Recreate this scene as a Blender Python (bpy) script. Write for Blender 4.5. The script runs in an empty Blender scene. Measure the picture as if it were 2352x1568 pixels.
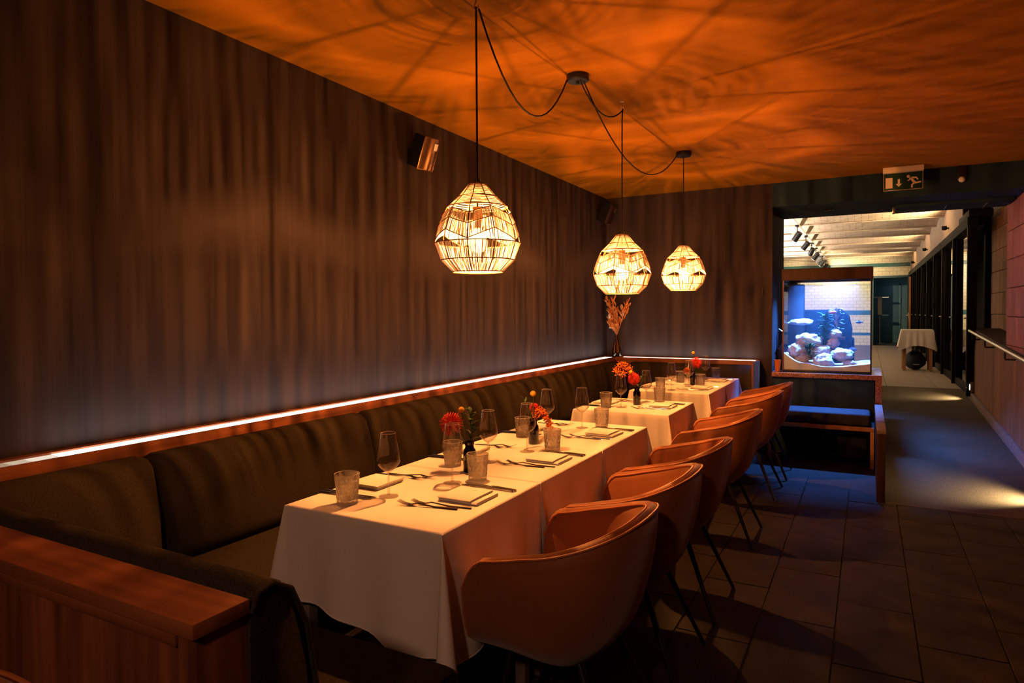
import bpy, bmesh, math, random
from mathutils import Vector, Matrix, noise
R = math.radians
PI = math.pi
rnd = random.Random(7)
SC = bpy.context.scene
COL = SC.collection

# ------------------------------------------------------------------ camera, world, exposure
cam_d = bpy.data.cameras.new('camera')
cam = bpy.data.objects.new('camera', cam_d)
COL.objects.link(cam)
TH, PITCH, ROLL = math.atan(816 / 1505.), R(1.4), R(0.335)
fw0 = Vector((-math.sin(TH), math.cos(TH), 0)); rt0 = Vector((math.cos(TH), math.sin(TH), 0)); up0 = Vector((0, 0, 1))
fw = fw0 * math.cos(PITCH) - up0 * math.sin(PITCH)
up1 = up0 * math.cos(PITCH) + fw0 * math.sin(PITCH)
rt = rt0 * math.cos(ROLL) - up1 * math.sin(ROLL)
up = up1 * math.cos(ROLL) + rt0 * math.sin(ROLL)
m = Matrix((rt, up, -fw)).transposed().to_4x4()
m.translation = Vector((0, 0, 1.38))
cam.matrix_world = m
cam_d.sensor_width = 36.0
cam_d.lens = 1505. * 36 / 2352
cam_d.shift_y = -28.4 / 2352
cam_d.clip_start = 0.02
SC.camera = cam
w = bpy.data.worlds.new('world'); SC.world = w; w.use_nodes = True
w.node_tree.nodes['Background'].inputs[0].default_value = (.02, .02, .025, 1)
w.node_tree.nodes['Background'].inputs[1].default_value = .05
SC.view_settings.view_transform = 'Standard'
SC.view_settings.look = 'None'
SC.view_settings.gamma = 1
SC.view_settings.use_curve_mapping = False
SC.view_settings.exposure = 0.0
SC.cycles.max_bounces = 10
SC.cycles.diffuse_bounces = 3
SC.cycles.transparent_max_bounces = 24
SC.cycles.transmission_bounces = 8
SC.cycles.caustics_reflective = False
SC.cycles.caustics_refractive = False
SC.cycles.sample_clamp_indirect = 4.0
SC.cycles.use_denoising = True

LAMP_COL = (1.0, .355, .085)
LAMP_RAD = 62000.0        # small bright filament
FILL_W = 62.0
LED_RAD = 6.5
TANK_W = 95.0

# ------------------------------------------------------------------ materials
def nt(name):
    mt = bpy.data.materials.new(name); mt.use_nodes = True
    t = mt.node_tree; b = t.nodes['Principled BSDF']
    return mt, t, b

def mat(name, col, rough=.6, metal=0., spec=.28, var=None, bump=None, sheen=0., coat=0., col2=None):
    """var=(scale xyz, amount, detail)   bump=(scale xyz, strength, distance)"""
    mt, t, b = nt(name)
    b.inputs['Base Color'].default_value = (*col, 1)
    b.inputs['Roughness'].default_value = rough
    b.inputs['Metallic'].default_value = metal
    b.inputs['Specular IOR Level'].default_value = spec
    b.inputs['Sheen Weight'].default_value = sheen
    b.inputs['Coat Weight'].default_value = coat
    L = t.links
    tc = None
    def coords(sc):
        nonlocal tc
        if tc is None: tc = t.nodes.new('ShaderNodeTexCoord')
        mp = t.nodes.new('ShaderNodeMapping'); mp.inputs['Scale'].default_value = sc
        L.new(tc.outputs['Object'], mp.inputs['Vector'])
        return mp.outputs['Vector']
    if var:
        n = t.nodes.new('ShaderNodeTexNoise'); n.inputs['Scale'].default_value = 1
        n.inputs['Detail'].default_value = var[2] if len(var) > 2 else 4
        L.new(coords(var[0]), n.inputs['Vector'])
        r = t.nodes.new('ShaderNodeValToRGB')
        a = var[1]
        c2 = col2 or col
        r.color_ramp.elements[0].position = .3; r.color_ramp.elements[1].position = .7
        r.color_ramp.elements[0].color = (*[c * (1 - a) for c in col], 1)
        r.color_ramp.elements[1].color = (*[min(1, c * (1 + a)) for c in c2], 1)
        L.new(n.outputs['Fac'], r.inputs['Fac']); L.new(r.outputs['Color'], b.inputs['Base Color'])
    if bump:
        n = t.nodes.new('ShaderNodeTexNoise'); n.inputs['Scale'].default_value = 1; n.inputs['Detail'].default_value = 3
        L.new(coords(bump[0]), n.inputs['Vector'])
        bp = t.nodes.new('ShaderNodeBump'); bp.inputs['Strength'].default_value = bump[1]
        bp.inputs['Distance'].default_value = bump[2] if len(bump) > 2 else .01
        L.new(n.outputs['Fac'], bp.inputs['Height']); L.new(bp.outputs['Normal'], b.inputs['Normal'])
    return mt

def emis(name, col, s):
    mt, t, b = nt(name)
    b.inputs['Base Color'].default_value = (.02, .02, .02, 1)
    b.inputs['Emission Color'].default_value = (*col, 1)
    b.inputs['Emission Strength'].default_value = s
    return mt

def thin_glass(name, tint=(1, 1, 1), refl=1.0, rough=.02, ior=1.45, edge=0.0, edgecol=(1, 1, 1)):
    """thin walled glass: clear transmission plus a fresnel reflection"""
    mt, t, b = nt(name)
    t.nodes.remove(b); L = t.links
    out = t.nodes['Material Output']
    tr = t.nodes.new('ShaderNodeBsdfTransparent'); tr.inputs[0].default_value = (*tint, 1)
    gl = t.nodes.new('ShaderNodeBsdfGlossy'); gl.inputs['Roughness'].default_value = rough
    lw = t.nodes.new('ShaderNodeLayerWeight'); lw.inputs['Blend'].default_value = .5
    pw_ = t.nodes.new('ShaderNodeMath'); pw_.operation = 'POWER'; pw_.inputs[1].default_value = 3.0
    mul = t.nodes.new('ShaderNodeMath'); mul.operation = 'MULTIPLY_ADD'; mul.use_clamp = True
    f0 = ((ior - 1) / (ior + 1)) ** 2
    mul.inputs[1].default_value = (1 - f0) * min(refl, 1.0); mul.inputs[2].default_value = f0 * refl
    mx = t.nodes.new('ShaderNodeMixShader')
    L.new(lw.outputs['Facing'], pw_.inputs[0]); L.new(pw_.outputs[0], mul.inputs[0]); L.new(mul.outputs[0], mx.inputs[0])
    L.new(tr.outputs[0], mx.inputs[1]); L.new(gl.outputs[0], mx.inputs[2])
    L.new(mx.outputs[0], out.inputs[0])
    return mt

def cut_glass(name, share=.52, cuts=.075):
    mt, t, b = nt(name)
    t.nodes.remove(b); L = t.links
    out = t.nodes['Material Output']
    tr = t.nodes.new('ShaderNodeBsdfTransparent'); tr.inputs[0].default_value = (1, .99, .97, 1)
    gl = t.nodes.new('ShaderNodeBsdfGlass'); gl.inputs['Roughness'].default_value = .03; gl.inputs['IOR'].default_value = 1.5
    mx = t.nodes.new('ShaderNodeMixShader'); mx.inputs[0].default_value = share
    sc_ = t.nodes.new('ShaderNodeBsdfTranslucent'); sc_.inputs[0].default_value = (.95, .93, .9, 1)   # scatter in the cuts, also stands in for caustic glow in the glass
    m2 = t.nodes.new('ShaderNodeMixShader'); m2.inputs[0].default_value = cuts
    L.new(tr.outputs[0], mx.inputs[1]); L.new(gl.outputs[0], mx.inputs[2])
    L.new(mx.outputs[0], m2.inputs[1]); L.new(sc_.outputs[0], m2.inputs[2]); L.new(m2.outputs[0], out.inputs[0])
    return mt

def fibre(name, col, trans=.5):
    mt, t, b = nt(name)
    t.nodes.remove(b); L = t.links
    out = t.nodes['Material Output']
    d = t.nodes.new('ShaderNodeBsdfDiffuse'); d.inputs[0].default_value = (*col, 1)
    tr = t.nodes.new('ShaderNodeBsdfTranslucent'); tr.inputs[0].default_value = (*col, 1)
    mx = t.nodes.new('ShaderNodeMixShader'); mx.inputs[0].default_value = trans
    L.new(d.outputs[0], mx.inputs[1]); L.new(tr.outputs[0], mx.inputs[2]); L.new(mx.outputs[0], out.inputs[0])
    return mt

def brick_mat(name, c1, c2, mortar, bw, bh, axes='XZ', rough=.6, ms=.012):
    mt, t, b = nt(name); L = t.links
    tc = t.nodes.new('ShaderNodeTexCoord'); sp = t.nodes.new('ShaderNodeSeparateXYZ'); cb = t.nodes.new('ShaderNodeCombineXYZ')
    L.new(tc.outputs['Object'], sp.inputs[0]); L.new(sp.outputs[axes[0]], cb.inputs['X']); L.new(sp.outputs[axes[1]], cb.inputs['Y'])
    br = t.nodes.new('ShaderNodeTexBrick'); br.inputs['Scale'].default_value = 1
    br.inputs['Brick Width'].default_value = bw; br.inputs['Row Height'].default_value = bh
    br.inputs['Mortar Size'].default_value = ms
    br.inputs['Color1'].default_value = (*c1, 1); br.inputs['Color2'].default_value = (*c2, 1); br.inputs['Mortar'].default_value = (*mortar, 1)
    L.new(cb.outputs[0], br.inputs['Vector']); L.new(br.outputs['Color'], b.inputs['Base Color'])
    b.inputs['Roughness'].default_value = rough
    return mt

def granite_mat(name):
    mt, t, b = nt(name); L = t.links
    tc = t.nodes.new('ShaderNodeTexCoord'); v = t.nodes.new('ShaderNodeTexVoronoi'); v.inputs['Scale'].default_value = 140
    L.new(tc.outputs['Object'], v.inputs['Vector'])
    r = t.nodes.new('ShaderNodeValToRGB'); e = r.color_ramp.elements
    e[0].color = (.06, .03, .02, 1); e[1].color = (.5, .27, .18, 1); e.new(.45).color = (.3, .12, .07, 1)
    L.new(v.outputs['Color'], r.inputs['Fac']); L.new(r.outputs['Color'], b.inputs['Base Color'])
    b.inputs['Roughness'].default_value = .25
    return mt

M = {}
M['wall'] = mat('wall_paint', (.040, .031, .031), .8, spec=.06, var=((26, 26, .5), .14, 6), bump=((60, 60, 1.5), .25, .006))  # vertical grain, with weave shadow streaks put into the colour
M['wallback'] = mat('back_wall_paint', (.050, .038, .036), .8, spec=.06, var=((9, 9, .8), .22, 4), bump=((60, 60, 2), .2, .005))
M['beam'] = mat('dark_beam_paint', (.018, .040, .062), .7, spec=.08, var=((6, 6, 6), .15))
M['ceil'] = mat('ceiling_paint', (.33, .124, .003), .8, spec=.05, var=((1.3, 9, 2), .12, 5), bump=((2, 40, 4), .25, .006))
M['dark'] = mat('dark_plain', (.02, .02, .022), .7)
M['tile'] = mat('floor_tile', (.030, .025, .023), .6, spec=.07, var=((5, 5, 5), .3, 6), bump=((40, 40, 40), .25, .004))
M['grout'] = mat('grout', (.025, .022, .02), .9)
M['ramp'] = mat('ramp_screed', (.085, .068, .05), .8, spec=.06, var=((260, 260, 260), .6, 2), bump=((220, 220, 220), .4, .003))
M['slab'] = mat('stone_slab', (.2, .165, .135), .55, var=((2, 9, 3), .25, 5))
M['wood'] = mat('stained_wood', (.22, .075, .028), .42, var=((1.8, 26, 26), .45, 6), bump=((3, 90, 90), .15, .002))
M['woody'] = mat('stained_wood_long', (.22, .075, .028), .42, var=((26, 1.8, 26), .45, 6), bump=((90, 3, 90), .15, .002))
M['woodz'] = mat('stained_wood_upright', (.2, .068, .027), .45, var=((24, 24, 1.6), .5, 6), bump=((90, 90, 3), .15, .002))
M['darkwood'] = mat('dark_oak', (.045, .024, .015), .55, spec=.12, var=((20, 20, 2), .3, 4))
M['lightwood'] = mat('oak', (.42, .22, .09), .5, var=((20, 20, 2), .25, 4))
M['fabric'] = mat('olive_fabric', (.036, .029, .018), .95, spec=.08, var=((300, 420, 420), .5, 2), bump=((500, 500, 500), .5, .003))
M['velvet'] = mat('rust_velvet', (.27, .090, .025), .55, spec=.25, var=((5, 5, 5), .14, 3), sheen=.3)
M['piping'] = mat('rust_piping', (.45, .15, .05), .5)
M['framepaint'] = mat('black_frame_paint', (.005, .005, .006), .6, spec=.08)
M['blackmetal'] = mat('black_metal', (.018, .018, .02), .4, .3)
M['cord'] = mat('black_cord', (.02, .014, .012), .8)
M['cloth'] = mat('white_linen', (.82, .78, .73), .9, spec=.15, bump=((16, 16, 16), .12, .01))
M['napkin'] = mat('linen_napkin', (.8, .76, .7), .9, spec=.15, bump=((300, 300, 300), .2, .001))
M['steel'] = mat('polished_steel', (.62, .6, .58), .16, 1.)
M['chrome'] = mat('brushed_steel', (.55, .55, .56), .3, 1.)
M['glass'] = thin_glass('clear_glass', (.985, .98, .97), 1.8, .01, 1.5)
M['solidglass'] = cut_glass('solid_stem_glass', .3, .04)
M['pane'] = thin_glass('pane_glass', (.93, .95, .96), 1.6, .01, 1.5)
M['tankglass'] = thin_glass('tank_glass', (.97, .985, 1.0), .6, .01, 1.4)
M['water'] = thin_glass('tank_water', (.9, .96, 1.0), .5, .02, 1.33)
wm = M['water'].node_tree
vs = wm.nodes.new('ShaderNodeVolumeScatter'); vs.inputs['Color'].default_value = (.6, .8, 1, 1); vs.inputs['Density'].default_value = .07; vs.inputs['Anisotropy'].default_value = .2
wm.links.new(vs.outputs[0], wm.nodes['Material Output'].inputs['Volume'])
M['rimglint'] = mat('painted_rim_glint', (.6, .55, .5), .15, spec=.6)  # opaque pale rim: bright refraction of the glass edge put into colour
M['cut'] = cut_glass('cut_crystal')
M['brownglass'] = thin_glass('brown_bottle_glass', (.10, .035, .015), 1.5, .05, 1.5)
M['vaseglass'] = thin_glass('amber_vase_glass', (.80, .6, .42), 1.6, .03, 1.5)
M['fibre'] = fibre('paper_twine', (.97, .92, .84), .5)
M['frame'] = mat('rattan_frame', (.24, .10, .035), .7)
M['bulb'] = emis('bulb_glow', LAMP_COL, LAMP_RAD)
def frost(name, col, s):
    mt, t, b = nt(name); t.nodes.remove(b); L = t.links
    tr = t.nodes.new('ShaderNodeBsdfTransparent'); tr.inputs[0].default_value = (.9, .85, .8, 1)
    em = t.nodes.new('ShaderNodeEmission'); em.inputs[0].default_value = (*col, 1); em.inputs[1].default_value = s
    ad = t.nodes.new('ShaderNodeAddShader')
    L.new(tr.outputs[0], ad.inputs[0]); L.new(em.outputs[0], ad.inputs[1]); L.new(ad.outputs[0], t.nodes['Material Output'].inputs[0])
    return mt
M['frost'] = frost('glowing_bulb_glass', LAMP_COL, 9.)
M['gold'] = mat('gold_socket', (.75, .42, .12), .35, .8)
M['led'] = emis('led_strip_glow', (1, .95, .90), LED_RAD)
for k_, e_ in enumerate((.30, .42, .60, .85)): M['ledfade%d' % k_] = emis('led_strip_painted_fade', ((.85, .58, .32), (.9, .62, .38), (.95, .74, .52), (1, .84, .68))[k_], e_)  # light falloff past the strip's end painted as stepped glow
M['signwhite'] = mat('sign_white', (.75, .68, .6), .6)
M['signgreen'] = mat('sign_green', (.008, .04, .03), .4)
M['brushed'] = mat('speaker_mesh', (.13, .075, .04), .28, .85, bump=((300, 300, 300), .3, .001))
M['granite'] = granite_mat('red_granite')
M['panelredlit'] = mat('clay_panel_reddish_lit', (.42, .165, .16), .75, var=((8, 8, 1.2), .3, 4), bump=((30, 30, 6), .3, .004))  # reddish lamp light on the clay put into the colour
M['panelcorridorlit'] = mat('clay_panel_corridor_lit', (.48, .30, .19), .75, var=((8, 8, 1.2), .25, 4), bump=((30, 30, 6), .3, .004))  # same clay with the paler corridor light put into the colour
M['panelwood'] = mat('lower_panel', (.24, .12, .07), .7, var=((7, 7, .8), .3, 4))
M['curb'] = mat('curb_stone', (.22, .17, .16), .6, var=((30, 30, 30), .25))
M['tan'] = mat('tan_plaster', (.55, .42, .32), .8, var=((3, 3, 3), .1))
M['cream'] = brick_mat('cream_tiles', (.78, .66, .44), (.72, .6, .4), (.45, .36, .24), .2, .1, 'XZ', .25, .006)
M['creamY'] = brick_mat('cream_tiles_side', (.78, .66, .44), (.72, .6, .4), (.45, .36, .24), .2, .1, 'YZ', .25, .006)
M['teal'] = mat('teal_tile', (.03, .12, .11), .25, var=((4, 4, 4), .3))
M['vault'] = brick_mat('vault_bricks', (.66, .52, .38), (.58, .44, .31), (.36, .27, .19), .21, .075, 'XY', .7, .006)
M['brick'] = mat('pale_brick', (.64, .5, .36), .75, var=((7, 7, 7), .15))
M['tealpaint'] = mat('teal_door_paint', (.035, .075, .085), .45)
M['leaf'] = mat('leaf_green', (.022, .06, .012), .5, var=((30, 30, 30), .4))
M['red'] = mat('pincushion_red', (.50, .024, .02), .6)
M['orange'] = mat('amaranth_orange', (.55, .13, .015), .7)
M['yellow'] = mat('craspedia_yellow', (.62, .31, .02), .8, bump=((500, 500, 500), .6, .003))
M['dried'] = mat('dried_flower', (.75, .27, .07), .85, var=((30, 30, 30), .4))
M['driedpale'] = mat('dried_pale', (.75, .5, .35), .85)
M['rock'] = mat('reef_rock', (.72, .68, .66), .9, var=((22, 22, 22), .3, 5), bump=((60, 60, 60), .8, .01))
M['sand'] = mat('aquarium_sand', (.78, .75, .70), .95, var=((80, 80, 80), .15), bump=((150, 150, 150), .4, .004))
M['plant'] = mat('aquarium_plant', (.03, .12, .06), .6, var=((20, 20, 20), .4))
M['coral'] = mat('pale_coral', (.35, .45, .5), .8, var=((40, 40, 40), .3))
M['fishdark'] = mat('fish_scales', (.05, .06, .12), .4)
M['fishred'] = mat('fish_red', (.6, .08, .05), .4)
M['tankled'] = emis('tank_led', (.35, .55, 1.0), 9.0)
M['hose'] = thin_glass('clear_hose', (.7, .8, .95), 2.0, .1, 1.4)
M['charcoal'] = mat('charcoal_upholstery', (.03, .035, .045), .8)
M['flame'] = emis('candle_flame', (1, .55, .2), 25.)
M['whiteplastic'] = mat('white_plastic', (.7, .7, .68), .5)
M['lens'] = emis('floor_light_lens', (1, .86, .62), 6.)
M['spotlens'] = emis('spot_lens', (1, .85, .65), 8.)

# ------------------------------------------------------------------ mesh builder
class MB:
    def __init__(s): s.v = []; s.f = []
    def add(s, vs, fs):
        o = len(s.v); s.v += [tuple(p) for p in vs]; s.f += [tuple(i + o for i in f) for f in fs]
        return s
    def box(s, x0, x1, y0, y1, z0, z1, mtx=None):
        vs = [Vector(p) for p in ((x0, y0, z0), (x1, y0, z0), (x1, y1, z0), (x0, y1, z0), (x0, y0, z1), (x1, y0, z1), (x1, y1, z1), (x0, y1, z1))]
        if mtx: vs = [mtx @ p for p in vs]
        return s.add(vs, [(3, 2, 1, 0), (4, 5, 6, 7), (0, 1, 5, 4), (1, 2, 6, 5), (2, 3, 7, 6), (3, 0, 4, 7)])
    def loft(s, loops, cap=True, closed=True):
        n = len(loops[0]); vs = [p for l in loops for p in l]; fs = []
        for i in range(len(loops) - 1):
            for j in range(n if closed else n - 1):
                k = (j + 1) % n
                fs.append((i * n + j, i * n + k, (i + 1) * n + k, (i + 1) * n + j))
        if cap and closed:
            fs.append(tuple(range(n - 1, -1, -1))); fs.append(tuple((len(loops) - 1) * n + j for j in range(n)))
        return s.add(vs, fs)
    def lathe(s, prof, n=24, c=(0, 0, 0), cap=True, mod=None):
        loops = []
        for i, (r, z) in enumerate(prof):
            l = []
            for j in range(n):
                a = 2 * PI * j / n
                rr = r + (mod(i, j, r, z) if mod else 0)
                l.append((c[0] + rr * math.cos(a), c[1] + rr * math.sin(a), c[2] + z))
            loops.append(l)
        return s.loft(loops, cap)
    def tube(s, pts, rad, n=8, cap=True):
        pts = [Vector(p) for p in pts]; loops = []
        u = None
        for i, p in enumerate(pts):
            d = (pts[min(i + 1, len(pts) - 1)] - pts[max(i - 1, 0)])
            if d.length < 1e-9: d = Vector((0, 0, 1))
            d.normalize()
            if u is None:
                u = d.orthogonal().normalized()
            else:
                u = u - d * u.dot(d)
                u = u.normalized() if u.length > 1e-6 else d.orthogonal().normalized()
            v = d.cross(u)
            r = rad[i] if isinstance(rad, (list, tuple)) else rad
            loops.append([p + (u * math.cos(2 * PI * j / n) + v * math.sin(2 * PI * j / n)) * r for j in range(n)])
        return s.loft(loops, cap)
    def ball(s, c, r, n=12, k=8, sc=(1, 1, 1), fn=None):
        loops = []
        for i in range(k + 1):
            a = PI * i / k; z = -math.cos(a); q = max(math.sin(a), 1e-3)
            l = []
            for j in range(n):
                b = 2 * PI * j / n
                d = Vector((q * math.cos(b), q * math.sin(b), z))
                f = fn(d) if fn else 1
                l.append((c[0] + d.x * r * sc[0] * f, c[1] + d.y * r * sc[1] * f, c[2] + d.z * r * sc[2] * f))
            loops.append(l)
        return s.loft(loops)
    def prism(s, outline, h0, h1, axes):
        """outline of 2-D points; axes=(function (u,v,h)->xyz)"""
        return s.loft([[axes(u, v, h0) for u, v in outline], [axes(u, v, h1) for u, v in outline]])
    def leaf(s, base, tip, width, up=(0, 0, 1), curl=.15):
        b, t = Vector(base), Vector(tip); d = t - b; L_ = d.length
        side = d.cross(Vector(up))
        side = (side.normalized() if side.length > 1e-6 else Vector((1, 0, 0))) * width
        nrm = side.cross(d).normalized() * L_ * curl
        prof = ((0, .12), (.3, .9), (.6, 1), (.85, .5), (1, .04))
        for sg in (1, -1):
            pass
        vs = []
        for q, wd in prof:
            c = b + d * q + nrm * math.sin(PI * q)
            vs += [c - side * wd, c + nrm.normalized() * width * .25 * wd, c + side * wd]
        fs = []
        for i in range(len(prof) - 1):
            a = i * 3
            fs += [(a, a + 1, a + 4, a + 3), (a + 1, a + 2, a + 5, a + 4)]
        th = nrm.normalized() * max(width * .06, .0004)
        o = len(vs)
        vs2 = vs + [p - th for p in vs]
        fs2 = fs + [tuple(i + o for i in reversed(f)) for f in fs]
        return s.add(vs2, fs2)
    def build(s, name, mt, parent=None, bevel=0, smooth=True, seg=2, sharp=40):
        me = bpy.data.meshes.new(name)
        me.from_pydata(s.v, [], s.f); me.update()
        bm = bmesh.new(); bm.from_mesh(me)
        bmesh.ops.recalc_face_normals(bm, faces=bm.faces)
        if bevel:
            bm.normal_update()
            es = [e for e in bm.edges if len(e.link_faces) == 2 and e.calc_face_angle(0) > R(35)]
            bmesh.ops.bevel(bm, geom=es, offset=bevel, segments=seg, profile=.6, affect='EDGES', clamp_overlap=True)
        bm.to_mesh(me); bm.free()
        if smooth:
            me.polygons.foreach_set('use_smooth', [True] * len(me.polygons))
            me.set_sharp_from_angle(angle=R(sharp))
        me.materials.append(M[mt] if isinstance(mt, str) else mt)
        o = bpy.data.objects.new(name, me); COL.objects.link(o)
        if parent: o.parent = parent
        return o

def tag(o, label=None, cat=None, group=None, kind=None):
    if label: o['label'] = label
    if cat: o['category'] = cat
    if group: o['group'] = group
    if kind: o['kind'] = kind
    return o

def thing(name, label, cat, loc=(0, 0, 0), rz=0, group=None, kind=None):
    o = bpy.data.objects.new(name, None); COL.objects.link(o)
    o.empty_display_size = .1
    o.location = loc; o.rotation_euler = (0, 0, rz)
    return tag(o, label, cat, group, kind)

def dup(root, loc=None, rz=None, label=None, group=None):
    def cp(o, par):
        c = o.copy(); COL.objects.link(c)
        if par: c.parent = par
        for ch in list(o.children): cp(ch, c)
        return c
    r = cp(root, None)
    if loc is not None: r.location = loc
    if rz is not None: r.rotation_euler = (0, 0, rz)
    if label: r['label'] = label
    if group: r['group'] = group
    return r

def struct(name, mb, mt, label=None, bevel=0, parent=None, smooth=True):
    o = mb.build(name, mt, parent, bevel, smooth)
    if not parent: tag(o, label, None, None, 'structure')
    return o

def lerp(a, b, t): return a + (b - a) * t
def sstep(a, b, x):
    t = max(0, min(1, (x - a) / (b - a))); return t * t * (3 - 2 * t)

XW, YB, ZC = -2.58, 7.0, 2.655      # left wall, back wall, ceiling
XR = 1.2                            # right wall
BEAM = 2.42
RS = .0563                          # ramp slope
def ramp_z(y): return max(0, min(.305, RS * (y - 5.37)))

# ------------------------------------------------------------------ setting: dining room shell
fl = struct('floor', MB().box(-3, 2, -3.2, YB + .02, -.12, -.006), 'grout', 'dark stone tiled floor of the dining room')
tw, tl = .307, .624
tile_me = {}
for ci in range(-9, 4):
    x0 = .194 + ci * tw
    off = 0 if ci % 2 == 0 else .31
    for rj in range(-3, 6):
        y0 = 1.897 + off + rj * tl
        y1 = y0 + tl
        lim = 5.37 if x0 > .1 else 6.98
        if y0 > lim - .03 or x0 < -2.5: continue
        if y1 > lim: y1 = lim
        key = round(y1 - y0, 3)
        if key not in tile_me:
            o = MB().box(.003, tw - .003, .003, key - .003, -.02, 0).build('tile', 'tile', fl, .0025, seg=1)
            tile_me[key] = o.data
        else:
            o = bpy.data.objects.new('tile', tile_me[key]); COL.objects.link(o); o.parent = fl
        o.location = (x0, y0, rnd.uniform(-.0012, .0008))
struct('wall_left', MB().box(XW - .2, XW, -3.2, YB + .2, -.1, ZC + .1), 'wall', 'long dark wall with vertical grain and shadow streaks in its colour')
struct('wall_back', MB().box(XW - .02, -.835, YB, YB + 1.0, -.1, ZC + .1), 'wallback', 'dark back wall behind the corner bench')
struct('ceiling', MB().box(XW - .2, 2.2, -3.2, YB + 1.0, ZC, ZC + .15), 'ceil', 'orange brown ceiling above the tables')
struct('wall_near', MB().box(XW - .2, 2.2, -3.3, -3.1, -.1, ZC + .1), 'wallback', 'dark wall behind the viewer')
struct('trim_1', MB().box(-.835, XR + .4, YB, 8.0, BEAM, ZC), 'beam', 'deep dark beam over the passage opening')
# right wall: clay panels over a sloping ledge
wr = struct('wall_right', MB().box(XR + .02, XR + .3, -3.2, 8.0, -.1, ZC), 'grout', 'clay panelled wall with reddish light in its colour above the ramp ledge')
pm = {}
def panels(par, x, ya, yb, za, zb, pw, ph, mt):
    r = 0; z = zb
    while z > za + .02:
        y = ya - (pw / 2 if r % 2 else 0)
        while y < yb - .01:
            a, b = max(y, ya), min(y + pw, yb); lo = max(z - ph, za)
            if b - a > .03:
                key = (round(b - a, 3), round(z - lo, 3), mt)
                if key not in pm:
                    o = MB().box(0, .03, .003, key[0] - .003, .003, key[1] - .003).build('panel', mt, par, .003, seg=1); pm[key] = o.data
                else:
                    o = bpy.data.objects.new('panel', pm[key]); COL.objects.link(o); o.parent = par
                o.location = (x + rnd.uniform(-.002, .002), a, lo)
            y += pw
        z -= ph; r += 1
panels(wr, XR, 4.6, 7.99, .75, BEAM - .003, .56, .275, 'panelredlit')
wr2 = struct('wall_recess', MB().box(1.5, 1.7, 8.0, 11.0, -.1, 3.0).box(XR + .02, 1.7, 7.97, 8.0, -.1, BEAM), 'grout', 'clay panelled wall set back behind the ledge, corridor light in its colour')
panels(wr2, 1.47, 8.01, 10.98, .95, 2.98, .56, .275, 'panelcorridorlit')
# ledge + lower boarding + curb
lz = lambda y: .977 + RS * (y - 7.06)
mb = MB()
mb.loft([[(1.185, 3.5, lz(3.5) - .04), (1.52, 3.5, lz(3.5) - .04), (1.52, 3.5, lz(3.5)), (1.185, 3.5, lz(3.5))],
         [(1.185, 10.2, lz(10.2) - .04), (1.52, 10.2, lz(10.2) - .04), (1.52, 10.2, lz(10.2)), (1.185, 10.2, lz(10.2))]])
struct('trim_2', mb, 'darkwood', 'dark wooden ledge sloping along the ramp wall', .004)
lp = struct('wall_lower', MB().loft([[(1.2, 3.5, -.1), (1.2, 10.6, -.1), (1.2, 9.85, lz(9.85) - .04), (1.2, 3.5, lz(3.5) - .04)],
                                     [(1.24, 3.5, -.1), (1.24, 10.6, -.1), (1.24, 9.85, lz(9.85) - .04), (1.24, 3.5, lz(3.5) - .04)]]), 'grout', 'boarded lower wall beside the ramp')
yy = 3.6
while yy < 10.4:
    y1 = yy + .62
    def topz(y): return (lz(y) - .045) if y <= 9.8 else max(.3, lerp(lz(9.8) - .045, .3, (y - 9.8) / .6))
    zb0, zb1 = ramp_z(yy), ramp_z(y1)
    ys = [yy + .002, min(y1, 9.8) - .002 if y1 > 9.8 > yy else (yy + y1) / 2, min(y1, 10.38) - .002]
    out = [(ys[0], zb0), (ys[-1], zb1)] + [(q, topz(q)) for q in reversed(ys)]
    MB().prism(out, 1.18, 1.2, lambda u, v, h: (h, u, v)).build('board', 'panelwood', lp, .002, seg=1)
    yy = y1
mb = MB()
mb.loft([[(1.145, y, ramp_z(y) - .03), (1.18, y, ramp_z(y) - .03), (1.18, y, ramp_z(y) + .09), (1.145, y, ramp_z(y) + .09)] for y in (3.4, 5.37, 7, 9, 10.5)])
struct('baseboard_right', mb, 'curb', 'pale stone curb along the foot of the ramp wall', .004)

# ramp and landing
mb = MB()
mb.loft([[(.124, y, -.1), (1.16, y, -.1), (1.16, y, ramp_z(y) + .002), (.124, y, ramp_z(y) + .002)] for y in (5.372, 6.5, 7.5, 8.9)])
mb.loft([[(-.6, y, -.1), (1.3, y, -.1), (1.3, y, ramp_z(y) + .002), (-.6, y, ramp_z(y) + .002)] for y in (8.9, 9.8, 10.787)])
struct('floor_ramp', mb, 'ramp', 'speckled ramp rising into the back corridor')
fl2 = struct('floor_corridor', MB().box(-7, 1.4, 10.78, 26.5, .1, .295), 'grout', 'stone slab floor of the back corridor')
struct('floor_side', MB().box(-7, -.6, 8.0, 10.78, .1, .3), 'slab', 'floor beside the ramp behind the fish tank')
sm = {}
y = 10.785; r = 0
while y < 22.9:
    for k in range(-2, 3):
        xa = .25 + k * .62 + (0 if r % 2 else .0)
        xb = min(xa + .615, 1.17)
        if xb - xa < .1: continue
        key = round(xb - xa, 3)
        if key not in sm:
            o = MB().box(0, key, 0, .895, -.02, .006).build('slab', 'slab', fl2, .003, seg=1); sm[key] = o.data
        else:
            o = bpy.data.objects.new('slab', sm[key]); COL.objects.link(o); o.parent = fl2
        o.location = (xa, y, .3 + rnd.uniform(-.001, .001))
    y += .9; r += 1

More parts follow.
